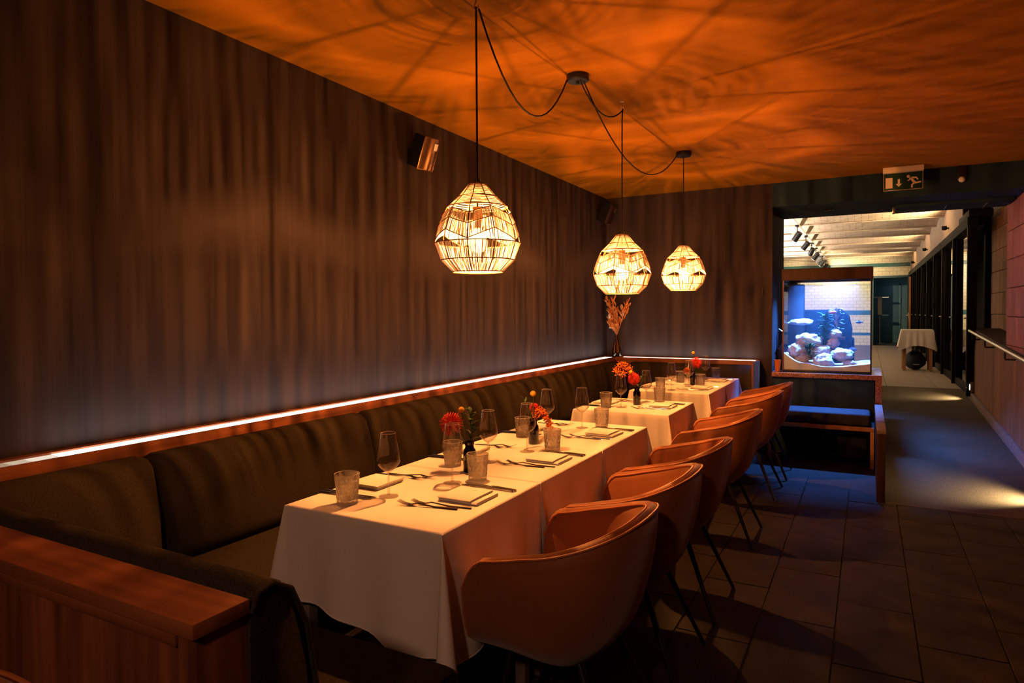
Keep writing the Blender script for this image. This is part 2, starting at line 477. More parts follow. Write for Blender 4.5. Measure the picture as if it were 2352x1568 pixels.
# corridor: glazed doors, tan band, vaults, end wall
XG, ZD, ZV = 1.17, 2.55, 2.99
struct('wall_corridor', MB().box(XG - .02, XG + .25, 11.0, 26.4, ZD, ZV + .3), 'tan', 'tan plaster band above the glazed doors')
struct('trim_3', MB().box(1.15, 1.36, 10.9, 11.0, ZD + .09, 3.05).box(1.4, 1.52, 10.88, 11.0, .3, 3.05), 'framepaint', 'black post and bulkhead at the start of the glazed doors', .004)
struct('trim_4', MB().box(1.11, 1.36, 9.95, 11.0, ZD + .001, ZD + .09), 'framepaint', 'black header box over the first glazed door', .004)
struct('wall_outside', MB().box(2.6, 2.7, 9, 26.4, 0, 3.2), 'dark', 'dark yard wall beyond the glazed doors')
for i in range(8):
    ya = 9.95 + i * 1.62; yb = ya + 1.62
    d = thing('door_%d' % (i + 1), 'glazed black framed door number %d along the corridor' % (i + 1), None, (XG, ya, .3), 0, None, 'structure')
    h = ZD - .3
    MB().box(-.07, .03, 0, .075, 0, h - .13).build('door_post', 'framepaint', d, .004)
    MB().box(-.03, .03, .09, .14, 0, h).box(-.03, .03, 1.57, 1.62, 0, h).box(-.03, .03, .14, 1.57, 0, .1).box(-.03, .03, .14, 1.57, h - .1, h).build('door_frame', 'framepaint', d, .004)
    MB().box(-.004, .004, .14, 1.57, .1, h - .1).build('pane', 'pane', d)
    hd = MB().tube([(-.035, .15, .98), (-.075, .15, .98), (-.075, .27, .98)], .009, 8).build('handle', 'chrome', d)
struct('trim_7', MB().box(XG - .075, XG + .04, 9.95, 23.3, ZD - .13, ZD - .001), 'framepaint', 'black header rail above the glazed doors', .003)
# vaulted brick ceiling on steel beams
vc = struct('ceiling_corridor', MB().box(-7, XG, 7.98, 26.4, ZV + .34, ZV + .4), 'tan', 'vaulted pale brick ceiling between steel beams')
ybm = [10.5 + 1.465 * i for i in range(11)]
ybm = [7.98, 9.035] + ybm
for i in range(len(ybm) - 1):
    a, b = ybm[i] + .04, ybm[i + 1] - .04
    n = 10; lo = []; rise = .10
    for q in range(n + 1):
        t = q / n; yv = lerp(a, b, t); zv = ZV + .02 + rise * math.sin(PI * t)
        lo.append([(-7, yv, zv), (XG + .05, yv, zv), (XG + .05, yv, zv + .05), (-7, yv, zv + .05)])
    MB().loft(lo).build('vault', 'vault', vc, sharp=60)
    if i in (2, 3, 4):      # nearest bays: single bricks
        mb = MB(); rows = 19
        for rr in range(rows):
            t0 = (rr + .03) / rows; t1 = (rr + .97) / rows
            x = -1.4 - (.11 if rr % 2 else 0)
            ya, za = lerp(a, b, t0), ZV + .02 + rise * math.sin(PI * t0)
            yc, zc = lerp(a, b, t1), ZV + .02 + rise * math.sin(PI * t1)
            while x < XG - .02:
                x1 = min(x + .212, XG + .03); dz = rnd.uniform(0, .004)
                mb.loft([[(x, ya, za - .012 - dz), (x1, ya, za - .012 - dz), (x1, ya, za + .01), (x, ya, za + .01)],
                         [(x, yc, zc - .012 - dz), (x1, yc, zc - .012 - dz), (x1, yc, zc + .01), (x, yc, zc + .01)]])
                x += .217
        tag(mb.build('bricks', 'brick', vc, smooth=False), kind='stuff')
for yb_ in ybm[1:]:
    MB().box(-7, XG, yb_ - .05, yb_ + .05, ZV - .012, ZV).box(-7, XG, yb_ - .008, yb_ + .008, ZV, ZV + .3).build('steel_beam', 'brick', vc)
YE = 23.4
struct('wall_end', MB().box(-7, .17, YE, YE + .3, 0, 3.3).box(1.13, 1.6, YE, YE + .3, 0, 3.3).box(.17, 1.13, YE, YE + .3, 2.4, 3.3), 'cream', 'cream tiled wall at the corridor end')
struct('trim_5', MB().box(-7, 1.16, YE - .015, YE, 2.74, 2.86).box(-7, .15, YE - .015, YE, 1.26, 1.4).box(-7, .15, YE - .015, YE, .62, .7), 'teal', 'teal tile bands on the cream end wall')
struct('wall_far_left', MB().box(-7.2, -7, 7.98, 26.4, 0, 3.4), 'creamY', 'cream tiled side wall of the far room')
struct('wall_tank_side', MB().box(-7, -.84, 7.98, 8.02, 0, 3.3), 'cream', 'far side of the back wall')
# vestibule behind the end opening
struct('wall_vestibule', MB().box(-.3, 1.6, 26.0, 26.2, 0, 3).box(1.5, 1.6, YE + .3, 26, 0, 3).box(-.3, -.2, YE + .3, 26, 0, 3).box(-.3, 1.6, YE + .3, 26.2, 2.75, 2.9), 'tealpaint', 'dark teal vestibule beyond the corridor')
struct('trim_6', MB().box(.1, .17, YE - .03, YE + .3, .3, 2.47).box(1.13, 1.2, YE - .03, YE + .3, .3, 2.47).box(.1, 1.2, YE - .03, YE + .3, 2.4, 2.47), 'tealpaint', 'dark frame of the end doorway', .005)
d = thing('door_9', 'dark teal panelled door at the far end', None, (.2, 25.98, .3), 0, None, 'structure')
MB().box(0, .75, -.05, 0, 0, 1.95).build('door_leaf', 'tealpaint', d, .004)
MB().box(-.06, 0, -.06, 0, 0, 2.0).box(.75, .81, -.06, 0, 0, 2.0).box(-.06, .81, -.06, 0, 1.95, 2.01).build('door_frame', 'tealpaint', d, .004)
d = thing('door_10', 'open door leaf with pale wooden edge and steel handle', None, (1.1, YE - .03, .3), 0, None, 'structure')
MB().box(-.03, .02, -.9, 0, .01, 2.08).build('door_leaf', 'tealpaint', d, .004)
MB().box(-.03, .02, -.915, -.9, .01, 2.08).build('door_edge', 'lightwood', d)
hb = MB().box(-.045, -.03, -.82, -.78, .78, 1.02).build('handle_plate', 'chrome', d, .003)
MB().tube([(-.03, -.8, .95), (-.08, -.8, .95), (-.08, -.62, .95)], .011, 8).build('handle', 'chrome', hb)

# ------------------------------------------------------------------ lights of the far rooms
def spot(name, loc, target, power, size, col, rad=.04, blend=.5, parent=None):
    l = bpy.data.lights.new(name, 'SPOT'); l.energy = power; l.spot_size = R(size); l.color = col; l.shadow_soft_size = rad; l.spot_blend = blend
    o = bpy.data.objects.new(name, l); COL.objects.link(o)
    o.location = loc
    o.rotation_euler = (Vector(target) - Vector(loc)).to_track_quat('-Z', 'Y').to_euler()
    if parent: o.parent = parent
    return o
# wall uplighters on the tan band
for i, yu in enumerate((12.7, 16.9, 21.2)):
    t = thing('wall_uplighter', 'small black uplighter on the tan band, %s along the corridor' % ('first', 'second', 'third')[i], 'lamp', (XG - .02, yu, 2.68), 0, 'uplighters above the glazed doors')
    t.scale = (.7, .7, .7)
    MB().lathe([(.035, 0), (.05, .01), (.055, .09), (.048, .095), (.04, .03)], 14, (-.09, 0, 0)).build('shade', 'framepaint', t)
    MB().box(-.04, 0, -.02, .02, .02, .06).build('bracket', 'blackmetal', t, .003)
    MB().ball((-.09, 0, .07), .022, 8, 6).build('lens', 'spotlens', t)
    spot('uplighter_lamp', (XG - .11, yu, 2.785), (.2, yu, 3.2), 170, 165, (1, .72, .38), .03, .6)
# ceiling track with spot heads
TXX = -1.13
trk = thing('track_rail', 'white ceiling track carrying seven black spot heads', 'track', (TXX, 12.2, 2.95))
MB().box(-.018, .018, -2.2, 12.5, 0, .035).build('rail', 'whiteplastic', trk, .003)
sh = None
for i, ys in enumerate((13.0, 14.9, 16.5, 17.9, 19.1, 20.5, 22.3)):
    lab = '%s black spot head on the long ceiling track over the fish tank' % ('first', 'second', 'third', 'fourth', 'fifth', 'sixth', 'seventh')[i]
    if sh is None:
        sh = thing('spot_head', lab, 'spotlight', (TXX, ys, 2.95), 0, 'spot heads on the ceiling track')
        MB().box(-.03, .03, -.07, .07, -.035, 0).build('adapter', 'blackmetal', sh, .004)
        MB().tube([(0, 0, -.03), (0, 0, -.16)], .009, 8).build('stem', 'blackmetal', sh)
        mt_ = Matrix.Translation((0, 0, -.2)) @ Matrix.Rotation(R(35), 4, 'Y') @ Matrix.Rotation(R(20), 4, 'X')
        mb = MB(); mb.lathe([(.052, -.1), (.056, -.095), (.056, .075), (.045, .085)], 18); mb.v = [tuple(mt_ @ Vector(p)) for p in mb.v]
        barrel_ = mb.build('barrel', 'blackmetal', sh)
        mb = MB(); mb.lathe([(.045, -.104), (.045, -.101)], 18); mb.v = [tuple(mt_ @ Vector(p)) for p in mb.v]
        mb.build('lens', 'spotlens', barrel_)
    else:
        sh2 = dup(sh, (TXX, ys, 2.95), rnd.uniform(-.4, .4), lab)
t2 = thing('track_rail', 'white ceiling track far left above the fish tank', 'track', (-3.4, 14.0, 2.95))
MB().box(-.018, .018, 0, 9, 0, .035).build('rail', 'whiteplastic', t2, .003)
for i in range(4):
    dup(sh, (-3.4, 15 + i * 2, 2.95), .3, '%s black spot head on the far left track' % ('first', 'second', 'third', 'fourth')[i], 'spot heads on the far left track')
spot('track_lamp', (-1.05, 18.2, 2.7), (-.85, YE, 1.9), 1100, 50, (1, .82, .5), .05, .8)
spot('track_lamp', (-1.2, 13.2, 2.7), (-3.5, 15, 2.0), 260, 90, (1, .84, .66), .05, .8)
spot('track_lamp', (-3.3, 15.2, 2.7), (-6, 18, 2.4), 500, 110, (1, .85, .68), .05, .8)
l = bpy.data.lights.new('vault_fill', 'AREA'); l.shape = 'RECTANGLE'; l.size = .1; l.size_y = 10; l.energy = 430; l.color = (1, .84, .70)  # added fill light to brighten the brick vaults, no fixture here
o = bpy.data.objects.new('vault_fill', l); COL.objects.link(o); o.location = (-1.95, 15.8, 2.3); o.rotation_euler = (R(180), 0, 0)
# vestibule lamp
l = bpy.data.lights.new('vestibule_lamp', 'AREA'); l.size = .25; l.energy = 7; l.color = (.55, .85, 1)
o = bpy.data.objects.new('vestibule_lamp', l); COL.objects.link(o); o.location = (1.0, 24.6, 2.7)
# added warm fill spot behind the viewer, stands in for unseen room light
spot('added_fill_spot', (-.25, -1.35, 2.5), (-1.3, 1.3, .45), FILL_W, 56, (1, .50, .30), .08, .7)
# recessed curb lights along the ramp
for i, (yl, lab) in enumerate(((9.95, 'small glowing oval light set in the curb beside the last board'), (5.75, 'small curb light at the foot of the ramp'))):
    t = thing('curb_light', lab, 'lamp', (1.145, yl, ramp_z(yl) + .16), 0, None)
    mb = MB(); mb.lathe([(.028, -.004), (.034, 0), (.034, .006), (.028, .008)], 16); mb.v = [(-p[2], p[0] * 1.25, p[1] * 1.5) for p in mb.v]
    mb.build('bezel', 'chrome', t)
    mb = MB(); mb.lathe([(.026, .008), (.02, .012)], 16); mb.v = [(-p[2], p[0] * 1.25, p[1] * 1.5) for p in mb.v]
    mb.build('lens', 'lens', t)
    mb = MB().box(-.002, .035, -.05, .05, -.07, .07).build('housing', 'curb', t, .004)
    spot('curb_lamp', (1.10, yl, ramp_z(yl) + .16), (.75, yl + .12, ramp_z(yl) + .0), 60 if i == 0 else 80, 105, (1, .72, .36), .02, .9)

# ------------------------------------------------------------------ corner bench (banquette)
bq = thing('wall_bench', 'long olive upholstered bench with wooden ledge and light strip along the streaky wall', 'bench', (XW, 4.2, 0))
bb = thing('back_bench', 'short olive bench with wooden ledge and light strip along the back wall', 'bench', (-1.6, 6.7, 0))
ox, oy = -XW, -4.2

def use(b):
    global ox, oy
    ox, oy = (-XW, -4.2) if b is bq else (1.6, -6.7)
def L(x, y, z): return (x + ox, y + oy, z)
def lbox(mb, x0, x1, y0, y1, z0, z1): return mb.box(x0 + ox, x1 + ox, y0 + oy, y1 + oy, z0, z1)
lbox(MB(), XW + .02, -1.98, .8, YB - .02, 0, .30).build('plinth', 'dark', bq); use(bb)
lbox(MB(), -1.975, -.97, 6.52, YB - .02, 0, .3).build('plinth', 'dark', bb); use(bq)
# ledge
mb = MB(); lbox(mb, XW + .002, -2.535, .66, YB - .002, .80, .897); lbox(mb, -2.45, -2.438, .66, 6.86, .80, .893); lbox(mb, -2.535, -2.45, .66, 6.9, .80, .884)
mb.build('ledge', 'woody', bq, .002)
lbox(MB(), -2.534, -2.452, 1.25, 6.85, .884, .89).build('light_strip', 'led', bq)
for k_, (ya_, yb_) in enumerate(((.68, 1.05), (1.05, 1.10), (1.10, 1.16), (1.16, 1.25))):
    lbox(MB(), -2.534, -2.452, ya_, yb_, .884, .8898).build('light_strip_painted_fade', 'ledfade%d' % k_, bq)
use(bb)
lbox(lbox(lbox(MB(), -2.434, -.965, 6.862, 6.874, .80, .893), -2.434, -.965, 6.874, 6.965, .80, .884), -2.434, -.965, 6.965, YB - .002, .8, .897).build('ledge', 'wood', bb, .002)
lbox(MB(), -2.36, -.985, 6.876, 6.963, .884, .89).build('light_strip', 'led', bb)
lbox(MB(), -.965, -.945, 6.55, YB - .002, 0, .893).build('end_panel', 'woodz', bb, .004); use(bq)
# back cushions: rounded profile lofted along the wall, ends rounded
def back_cushion(a, b, axis):
    prof = [(0, .43), (.135, .43), (.165, .5), (.155, .62), (.125, .74), (.085, .82), (.045, .848), (0, .85)]
    loops = []; n = 7
    for i in range(n + 1):
        t = i / n
        yv = lerp(a + .002, b - .002, t)
        e = min(t, 1 - t)
        k = {0: .72, 1: .97}.get(min(i, n - i), 1.0)
        lp_ = []
        for q, z in prof:
            qq = q * k if z < .8 else q * (k * .6 + .4)
            zz = z - (1 - k) * .05 if z > .7 else z
            lp_.append(L(-2.44 + qq, yv, zz) if axis == 'y' else L(yv, 6.86 - qq, zz))
        loops.append(lp_)
    # tighten the end rows to make a rounded seam
    if axis == 'y':
        for i, dy in ((1, .02), (n - 1, -.02)):
            base = a if i == 1 else b
            loops[i] = [(p[0], base + dy * 1.6 + oy, p[2]) for p in loops[i]]
    else:
        for i, dy in ((1, .02), (n - 1, -.02)):
            base = a if i == 1 else b
            loops[i] = [(base + dy * 1.6 + ox, p[1], p[2]) for p in loops[i]]
    return MB().loft(loops).build('back_cushion', 'fabric', bq if axis == 'y' else bb, sharp=70)
seams = [.80, 1.52, 2.72, 3.88, 5.05, 6.38, 6.85]
for a, b in zip(seams, seams[1:]): back_cushion(a, b, 'y')
use(bb)
for a, b in ((-2.25, -1.62), (-1.62, -.97)): back_cushion(a, b, 'x')
use(bq)
def cushion(x0, x1, y0, y1, z0, z1, name='seat_cushion', bev=.03, par=None):
    return lbox(MB(), x0, x1, y0, y1, z0, z1).build(name, 'fabric', par or bq, bev, seg=3, sharp=60)
for a, b in ((1.48, 2.72), (2.72, 3.88), (3.88, 5.05), (5.05, 6.42)): cushion(-2.42, -1.86, a + .002, b - .002, .30, .435)
cushion(-2.42, -1.98, 6.424, 6.85, .30, .435)
use(bb); cushion(-1.976, -.975, 6.424, 6.85, .30, .435, par=bb); use(bq)
# near return: bench end with wooden back
rb = thing('bench_return', 'short olive bench end with a tall wooden back panel facing the viewer', 'bench', (-1.7, .9, 0))
ox, oy = 1.7, -.9
def rbox(mb, x0, x1, y0, y1, z0, z1): return lbox(mb, x0, x1, y0, y1, z0, z1)
rbox(MB(), XW + .01, -.99, .675, .72, 0, .86).build('back_panel', 'woodz', rb, .003)
mb = MB(); rbox(mb, XW + .006, -.93, .655, .765, .865, .892); rbox(mb, XW + .01, -.992, .667, .76, .835, .866)
mb.build('top_rail', 'wood', rb, .004)
rbox(MB(), -.988, -.94, .668, .80, 0, .8645).build('end_post', 'woodz', rb, .004)
# rounded back cushion of the return
prof = [(.766, .43), (.90, .43), (.935, .52), (.93, .66), (.905, .80), (.865, .88), (.82, .905), (.785, .90), (.768, .87)]
loops = []
for i, x in enumerate((-2.42, -2.38, -2.2, -1.9, -1.6, -1.3, -1.05, -.97, -.935)):
    k = 1 if 0 < i < 8 else .9
    loops.append([L(x, .766 + (y - .766) * k, z if z < .5 else .5 + (z - .5) * (k * .3 + .7)) for y, z in prof])
MB().loft(loops).build('back_cushion', 'fabric', rb, sharp=70)
mb = MB(); mb.tube([L(-.933, .766 + (y - .766) * .93, .5 + (z - .5) * .985) for y, z in prof[1:]], .006, 8)
mb.build('piping', 'fabric', rb)
lbox(MB(), -1.855, -.965, .90, 1.465, .29, .43).build('seat_cushion', 'fabric', rb, .03, seg=3, sharp=60)
lbox(MB(), -1.855, -.99, .80, 1.40, 0, .29).build('plinth', 'dark', rb)
pl = []
mb = MB(); mb.tube([L(-.967, .95, .427), L(-.967, 1.43, .427), L(-.967, 1.455, .41), L(-.967, 1.46, .32)], .005, 8); mb.build('piping', 'fabric', rb)

# ------------------------------------------------------------------ tables and cloths
TX0, TX1 = -1.69, -1.06
tabs = [(1.53, 2.168), (2.172, 2.812), (2.818, 3.50), (3.945, 4.60), (5.10, 5.768), (5.774, 6.44)]
ORD = ['first', 'second', 'third', 'fourth', 'fifth', 'sixth']
def tname(i): return '%s table from the wooden partition' % ORD[i]
def cloth(i, y0, y1):
    x0, x1 = TX0, TX1
    touch0 = i in (1, 2, 5); touch1 = i in (0, 1, 4)
    zt = .752
    per = []     # (x, y, nx, ny, drop, cone, flare)
    def side(ax, ay, bx, by, nx, ny, n, fn):
        for k in range(n):
            t = (k + .5) / n
            per.append((lerp(ax, bx, t), lerp(ay, by, t), nx, ny) + fn(t))
    def corner(x, y, a0, a1, big, d, fl=0.02, tight=None):
        n = 9
        for k in range(n + 1):
            t = k / n
            a = lerp(a0, a1, t) if tight is None else tight
            per.append((x, y, math.cos(a), math.sin(a), d * (1 + .22 * math.sin(PI * t) * (1 if big else .5)), (big * math.sin(PI * t) ** .8), fl))
    D = .40
    r = random.Random(i * 5 + 3)
    ph = r.uniform(0, 6)
    # front (-y) side, left to right
    f0 = .35 if i == 0 else D
    ls = lambda t: (.315, 0, .095 + .012 * math.sin(ph + 9 * t))
    corner(x0, y0, PI, 1.5 * PI, .03, .32, .05)
    if touch0: side(x0, y0, x1, y0, 0, -1, 12, lambda t: (D, 0, .0008))
    else: side(x0, y0, x1, y0, 0, -1, 26, lambda t: (lerp(.30, .368, sstep(.2, .85, t)) - .012 * sstep(.9, 1, t) if i == 0 else D, 0, .012 + .014 * math.sin(ph + t * 17) * sstep(0, .15, t)))
    if touch0: corner(x1, y0, 1.5 * PI, 2 * PI, .06, D, .005, R(-14))
    else: corner(x1, y0, 1.5 * PI, 2 * PI, .10, D * 1.08)
    side(x1, y0, x1, y1, 1, 0, 26, lambda t: (D, 0, .012 + .012 * math.sin(ph + 3 + t * 15)))
    if touch1: corner(x1, y1, 0, .5 * PI, .06, D, .005, R(14))
    else: corner(x1, y1, 0, .5 * PI, .10, D * 1.05)
    if touch1: side(x1, y1, x0, y1, 0, 1, 12, lambda t: (D, 0, .0008))
    else: side(x1, y1, x0, y1, 0, 1, 26, lambda t: (D, 0, .012 + .014 * math.sin(ph + 1 + t * 16)))
    corner(x0, y1, .5 * PI, PI, .03, .32, .05)
    side(x0, y1, x0, y0, -1, 0, 22, ls)
    n = len(per); rows = 15
    cx, cy = (x0 + x1) / 2, (y0 + y1) / 2
    loops = []
    rr = .008
    cl = lambda v_, a_, b_: max(a_ + rr, min(b_ - rr, v_))
    loops.append([(cl(p[0], x0, x1), cl(p[1], y0, y1), zt) for p in per])
    loops.append([(cl(p[0], x0 - rr * .75, x1 + rr * .75), cl(p[1], y0 - rr * .75, y1 + rr * .75), zt - .0016) for p in per])
    loops.append([(p[0], p[1], zt - .0055) for p in per])
    for q in range(1, rows + 1):
        v = q / rows
        lp_ = []
        for (x, y, nx, ny, dr, cone, fl) in per:
            o = fl * v + cone * (v ** .9)
            lp_.append((x + nx * o, y + ny * o, zt - .006 - dr * v))
        loops.append(lp_)
    mb = MB()
    mb.loft(loops, cap=False)
    # flat top: one polygon through the distinct ring points
    ring = []
    for p in loops[0]:
        if not ring or (Vector(p) - Vector(ring[-1])).length > 1e-4: ring.append(p)
    if (Vector(ring[0]) - Vector(ring[-1])).length < 1e-4: ring.pop()
    mb.add(ring, [tuple(range(len(ring)))])
    loc = Vector((cx, cy, 0))
    mb.v = [(p[0] - cx, p[1] - cy, p[2]) for p in mb.v]
    o = mb.build('tablecloth', 'cloth', None, sharp=48)
    o.location = loc
    tag(o, 'white tablecloth draped over the ' + tname(i), 'tablecloth', 'white tablecloths')
    hem = MB(); hem.tube([(p[0] - cx, p[1] - cy, p[2] + .003) for p in loops[-1]] + [(loops[-1][0][0] - cx, loops[-1][0][1] - cy, loops[-1][0][2] + .003)], .0016, 5)
    hem.build('hem', 'cloth', o)
    return o
tb = None
for i, (y0, y1) in enumerate(tabs):
    loc = ((TX0 + TX1) / 2, (y0 + y1) / 2, 0)
    lab = 'square four legged table hidden under white cloth, ' + tname(i)
    tb = thing('dining_table', lab, 'table', loc, 0, 'dining tables along the bench')
    hx, hy = (TX1 - TX0) / 2 - .008, (y1 - y0) / 2 - .008
    MB().box(-hx, hx, -hy, hy, .722, .745).build('tabletop', 'lightwood', tb, .004)
    for sx in (-1, 1):
        for sy in (-1, 1):
            MB().box(sx * (hx - .04) - .02, sx * (hx - .04) + .02, sy * (hy - .05) - .02, sy * (hy - .05) + .02, 0, .722).build('leg', 'curb', tb, .003)
    cloth(i, y0, y1)

# ------------------------------------------------------------------ tub chairs
def make_chair(lab, loc, rz=0):
    t = thing('tub_chair', lab, 'chair', loc, rz, 'rust velvet tub chairs')
    NU = 40; NV = 9
    def plan(u, hw, xb, xf):
        # u -1..1 ; arms run in x from xf to xs, then half ellipse to xb
        a = abs(u); s = 1 if u > 0 else -1
        xs = xb - hw * .95
        arm = max(0.0, xs - xf); arc = 1.5 * hw
        L_ = arm + arc
        d = (1 - a) * L_
        if d < arm:
            return (xf + d, s * hw)
        q = (d - arm) / arc * PI / 2
        c_, s_ = math.cos(q), math.sin(q)
        e = .82
        return (xs + (xb - xs) * (s_ ** e if s_ > 0 else 0), s * hw * (c_ ** e if c_ > 1e-6 else 0))
    def rimz(u):
        a = 1 - abs(u)
        return .652 + .123 * sstep(.0, 1.0, a) ** .9 - .085 * max(0, 1 - a / .12) ** 2.4
    def botz(u):
        a = 1 - abs(u)
        return .378 - .035 * sstep(.0, .7, a)
    def outer(u, v):
        x0, y0 = plan(u, .288, .24, -.245)
        x1, y1 = plan(u, .250, .140, -.245)
        k = v ** 1.25
        tf = sstep(0, .25, 1 - abs(u)); bul = .016 * math.sin(PI * min(1, v * 1.05)) * tf
        nx, ny = (x0, y0 * 1.0); ln = math.hypot(nx, ny) or 1
        z = lerp(rimz(u), botz(u), v)
        rr = max(0, (v - .72) / .28); pull = .055 * rr ** 2.2
        return (lerp(x0, x1, k) + nx / ln * (bul - pull * (.25 + .75 * tf)), lerp(y0, y1, k) + ny / ln * (bul - pull), z)
    def inner(u, v):
        x0, y0 = plan(u, .288 - .036, .24 - .036, -.235)
        x1, y1 = plan(u, .245 - .03, .14 - .01, -.225)
        z = lerp(rimz(u) - .004, .45, v)
        k = v ** 1.1
        return (lerp(x0, x1, k), lerp(y0, y1, k), z)
    us = [-1 + 2 * i / NU for i in range(NU + 1)]
    loops = []
    for u in us:
        o_ = [outer(u, j / NV) for j in range(NV + 1)]
        i_ = [inner(u, j / NV) for j in range(NV, -1, -1)]
        # rounded rim
        a, b = o_[0], i_[-1]
        mid = ((a[0] + b[0]) / 2, (a[1] + b[1]) / 2, max(a[2], b[2]) + .012)
        loops.append(o_ + i_ + [mid])
    shell_ = MB().loft(loops, cap=True).build('shell', 'velvet', t, sharp=70)
    for nm, f_, off in (('piping', lambda u: outer(u, 0), .004), ('piping', lambda u: inner(u, 0), .004)):
        pts = [Vector(f_(-1 + 2 * i / 60)) + Vector((0, 0, off)) for i in range(61)]
        if f_(0)[0] > .23:
            pts = [Vector(outer(-1, v)) for v in (.8, .55, .3)] + pts + [Vector(outer(1, v)) for v in (.3, .55, .8)]
        MB().tube(pts, .0042, 6).build(nm, 'piping', shell_)
    # seat cushion
    loops = []
    for sc_, z in ((.90, .405), (1, .42), (1, .465), (.95, .482), (.7, .49)):
        lp_ = []
        for u in us:
            x, y = plan(u, .212, .128, -.24); lp_.append((x * sc_, y * sc_, z))
        loops.append(lp_)
    MB().loft(loops).build('seat', 'velvet', t, sharp=60)
    # underside
    loops = []
    for sc_, dz in ((.99, .012), (.8, -.004)):
        loops.append([(outer(u, 1)[0] * sc_, outer(u, 1)[1] * sc_, outer(u, 1)[2] + dz) for u in us])
    MB().loft(loops).build('underframe', 'blackmetal', t, sharp=60)
    for sx in (-1, 1):
        for sy in (-1, 1):
            top = (-.14 if sx < 0 else .05, sy * .13, .40 if sx < 0 else .375); ft = (sx * .215, sy * .225, .0)
            knee = (lerp(top[0], ft[0], .12), lerp(top[1], ft[1], .12), top[2] - .03)
            MB().tube([top, knee, (ft[0], ft[1], .004)], [.014, .013, .008], 10).build('leg', 'blackmetal', t)
    return t
CX = -.80
cys = [1.895, 2.505, 3.145, 4.18, 5.28, 5.95]
ch = make_chair('rust velvet tub chair at the ' + tname(0), (CX, cys[0], 0))
for i in range(1, 6):
    dup(ch, (CX + (0, .004, .006, .004, .006, .012)[i], cys[i], 0), R((0, 1, 0, 1.5, 0, 1)[i]), 'rust velvet tub chair at the ' + tname(i))
# a seventh chair in front of the partition, only its rim showing
ch7 = dup(ch, (-1.225, .31, .0), R(90), 'tub chair with only its curved rim showing in front of wooden partition')

# ------------------------------------------------------------------ pendants
PROF = [(.355, .036), (.302, .079), (.262, .122), (.245, .132), (.20, .152), (.16, .1655), (.122, .1725), (.115, .1735), (.047, .150), (0, .103)]
PZ = [p[0] for p in PROF]
def prad(z):
    z = max(0., min(.355, z))
    for (za, ra), (zb, rb_) in zip(PROF, PROF[1:]):
        if za >= z >= zb: return lerp(ra, rb_, (za - z) / (za - zb) if za > zb else 0)
    return PROF[-1][1]
def pp(z, a, dr=0): r_ = prad(z) + dr; return (r_ * math.cos(a), r_ * math.sin(a), z)
def zig(k, a, lo, hi):   # chevron line height, 5 periods
    q = (a * 5 / (2 * PI)) % 1.0
    tri = 1 - abs(2 * q - 1)
    return lerp(lo, hi, tri)
def make_pendant(lab, loc, cordpts, a0=0, mt_bulb=None):
    t = thing('pendant_lamp', lab, 'lamp', loc, 0, 'woven pendant lamps')
    # frame rings + ribs
    for zr in (.355, .302, .262, .115, .047, 0):
        mb = MB(); mb.tube([pp(zr, 2 * PI * k / 48) for k in range(49)], .0026, 6, cap=False); mb.build('frame_ring', 'frame', t)
    for k in range(10):
        a = 2 * PI * k / 10 + a0
        MB().tube([pp(z, a) for z in (.355, .33, .302, .262, .23, .2, .16, .13, .115, .08, .047, 0)], .0021, 5).build('frame_rib', 'frame', t)
    zl = [(.222, .25), (.178, .21), (.12, .162)]
    for lo, hi in zl:
        MB().tube([pp(zig(0, a, lo, hi), a + a0, .001) for a in [2 * PI * k / 100 for k in range(101)]], .0022, 5, cap=False).build('chevron_band', 'frame', t)
    # weave: horizontal winding above, upright strands below
    rw = random.Random(11)
    mb = MB(); z = .354
    while z > .264:
        jit = rw.uniform(-.0006, .0006)
        mb.tube([pp(max(.262, z + jit + .0012 * math.sin(3 * a + z * 900)), a, -.0015) for a in [2 * PI * k / 40 for k in range(41)]], rw.uniform(.0013, .0019), 4, cap=False)
        z -= .0036
    NS = 290
    def strands(f0, f1, NS):
        for k in range(NS):
            a = 2 * PI * (k + rw.uniform(-1.1, 1.1)) / NS
            if rw.random() < .05: continue
            za, zb = f0(a), f1(a)
            if abs(za - zb) < .003: continue
            tw_ = rw.uniform(-.02, .02)
            zs = [lerp(za, zb, q) for q in (0, .5, 1)]
            mb.tube([pp(min(max(zz, 0), .355), a + a0 + tw_ * q, -.001) for zz, q in zip(zs, (0, .5, 1))], rw.uniform(.0009, .0016), 3, cap=False)
    strands(lambda a: zig(0, a, *zl[0]), lambda a: zig(0, a, *zl[1]), 430)
    strands(lambda a: zig(0, a, *zl[1]), lambda a: zig(0, a, *zl[2]), 400)
    strands(lambda a: .115, lambda a: .047, 300)
    strands(lambda a: .047, lambda a: 0.0, 280)
    tag(mb.build('weave', 'fibre', t, sharp=180), kind='stuff')
    MB().lathe([(.013, .375), (.0135, .36), (.013, .352)], 12).build('cord_grip', 'blackmetal', t)
    MB().lathe([(.018, .262), (.02, .26), (.02, .212), (.017, .205)], 16).build('socket', 'gold', t)
    MB().tube([(0, 0, .36), (0, 0, .26)], .004, 8).build('inner_cord', 'cord', t)
    MB().lathe([(.012, .178), (.018, .168), (.036, .140), (.040, .120), (.036, .100), (.022, .083), (.001, .078)], 18).build('bulb', 'frost', t)
    bulb_ = [c for c in t.children if c.name.startswith('bulb')][0]
    MB().lathe([(.0005, .095), (.0032, .096), (.0035, .111), (.0032, .126), (.0005, .127)], 10).build('filament', 'bulb', bulb_)
    MB().lathe([(.0135, .206), (.0135, .178), (.011, .172)], 14).build('bulb_cap', 'chrome', bulb_)
    MB().tube([Vector(p) - Vector(loc) for p in cordpts], .0042, 8).build('cord', 'cord', t)
    return t
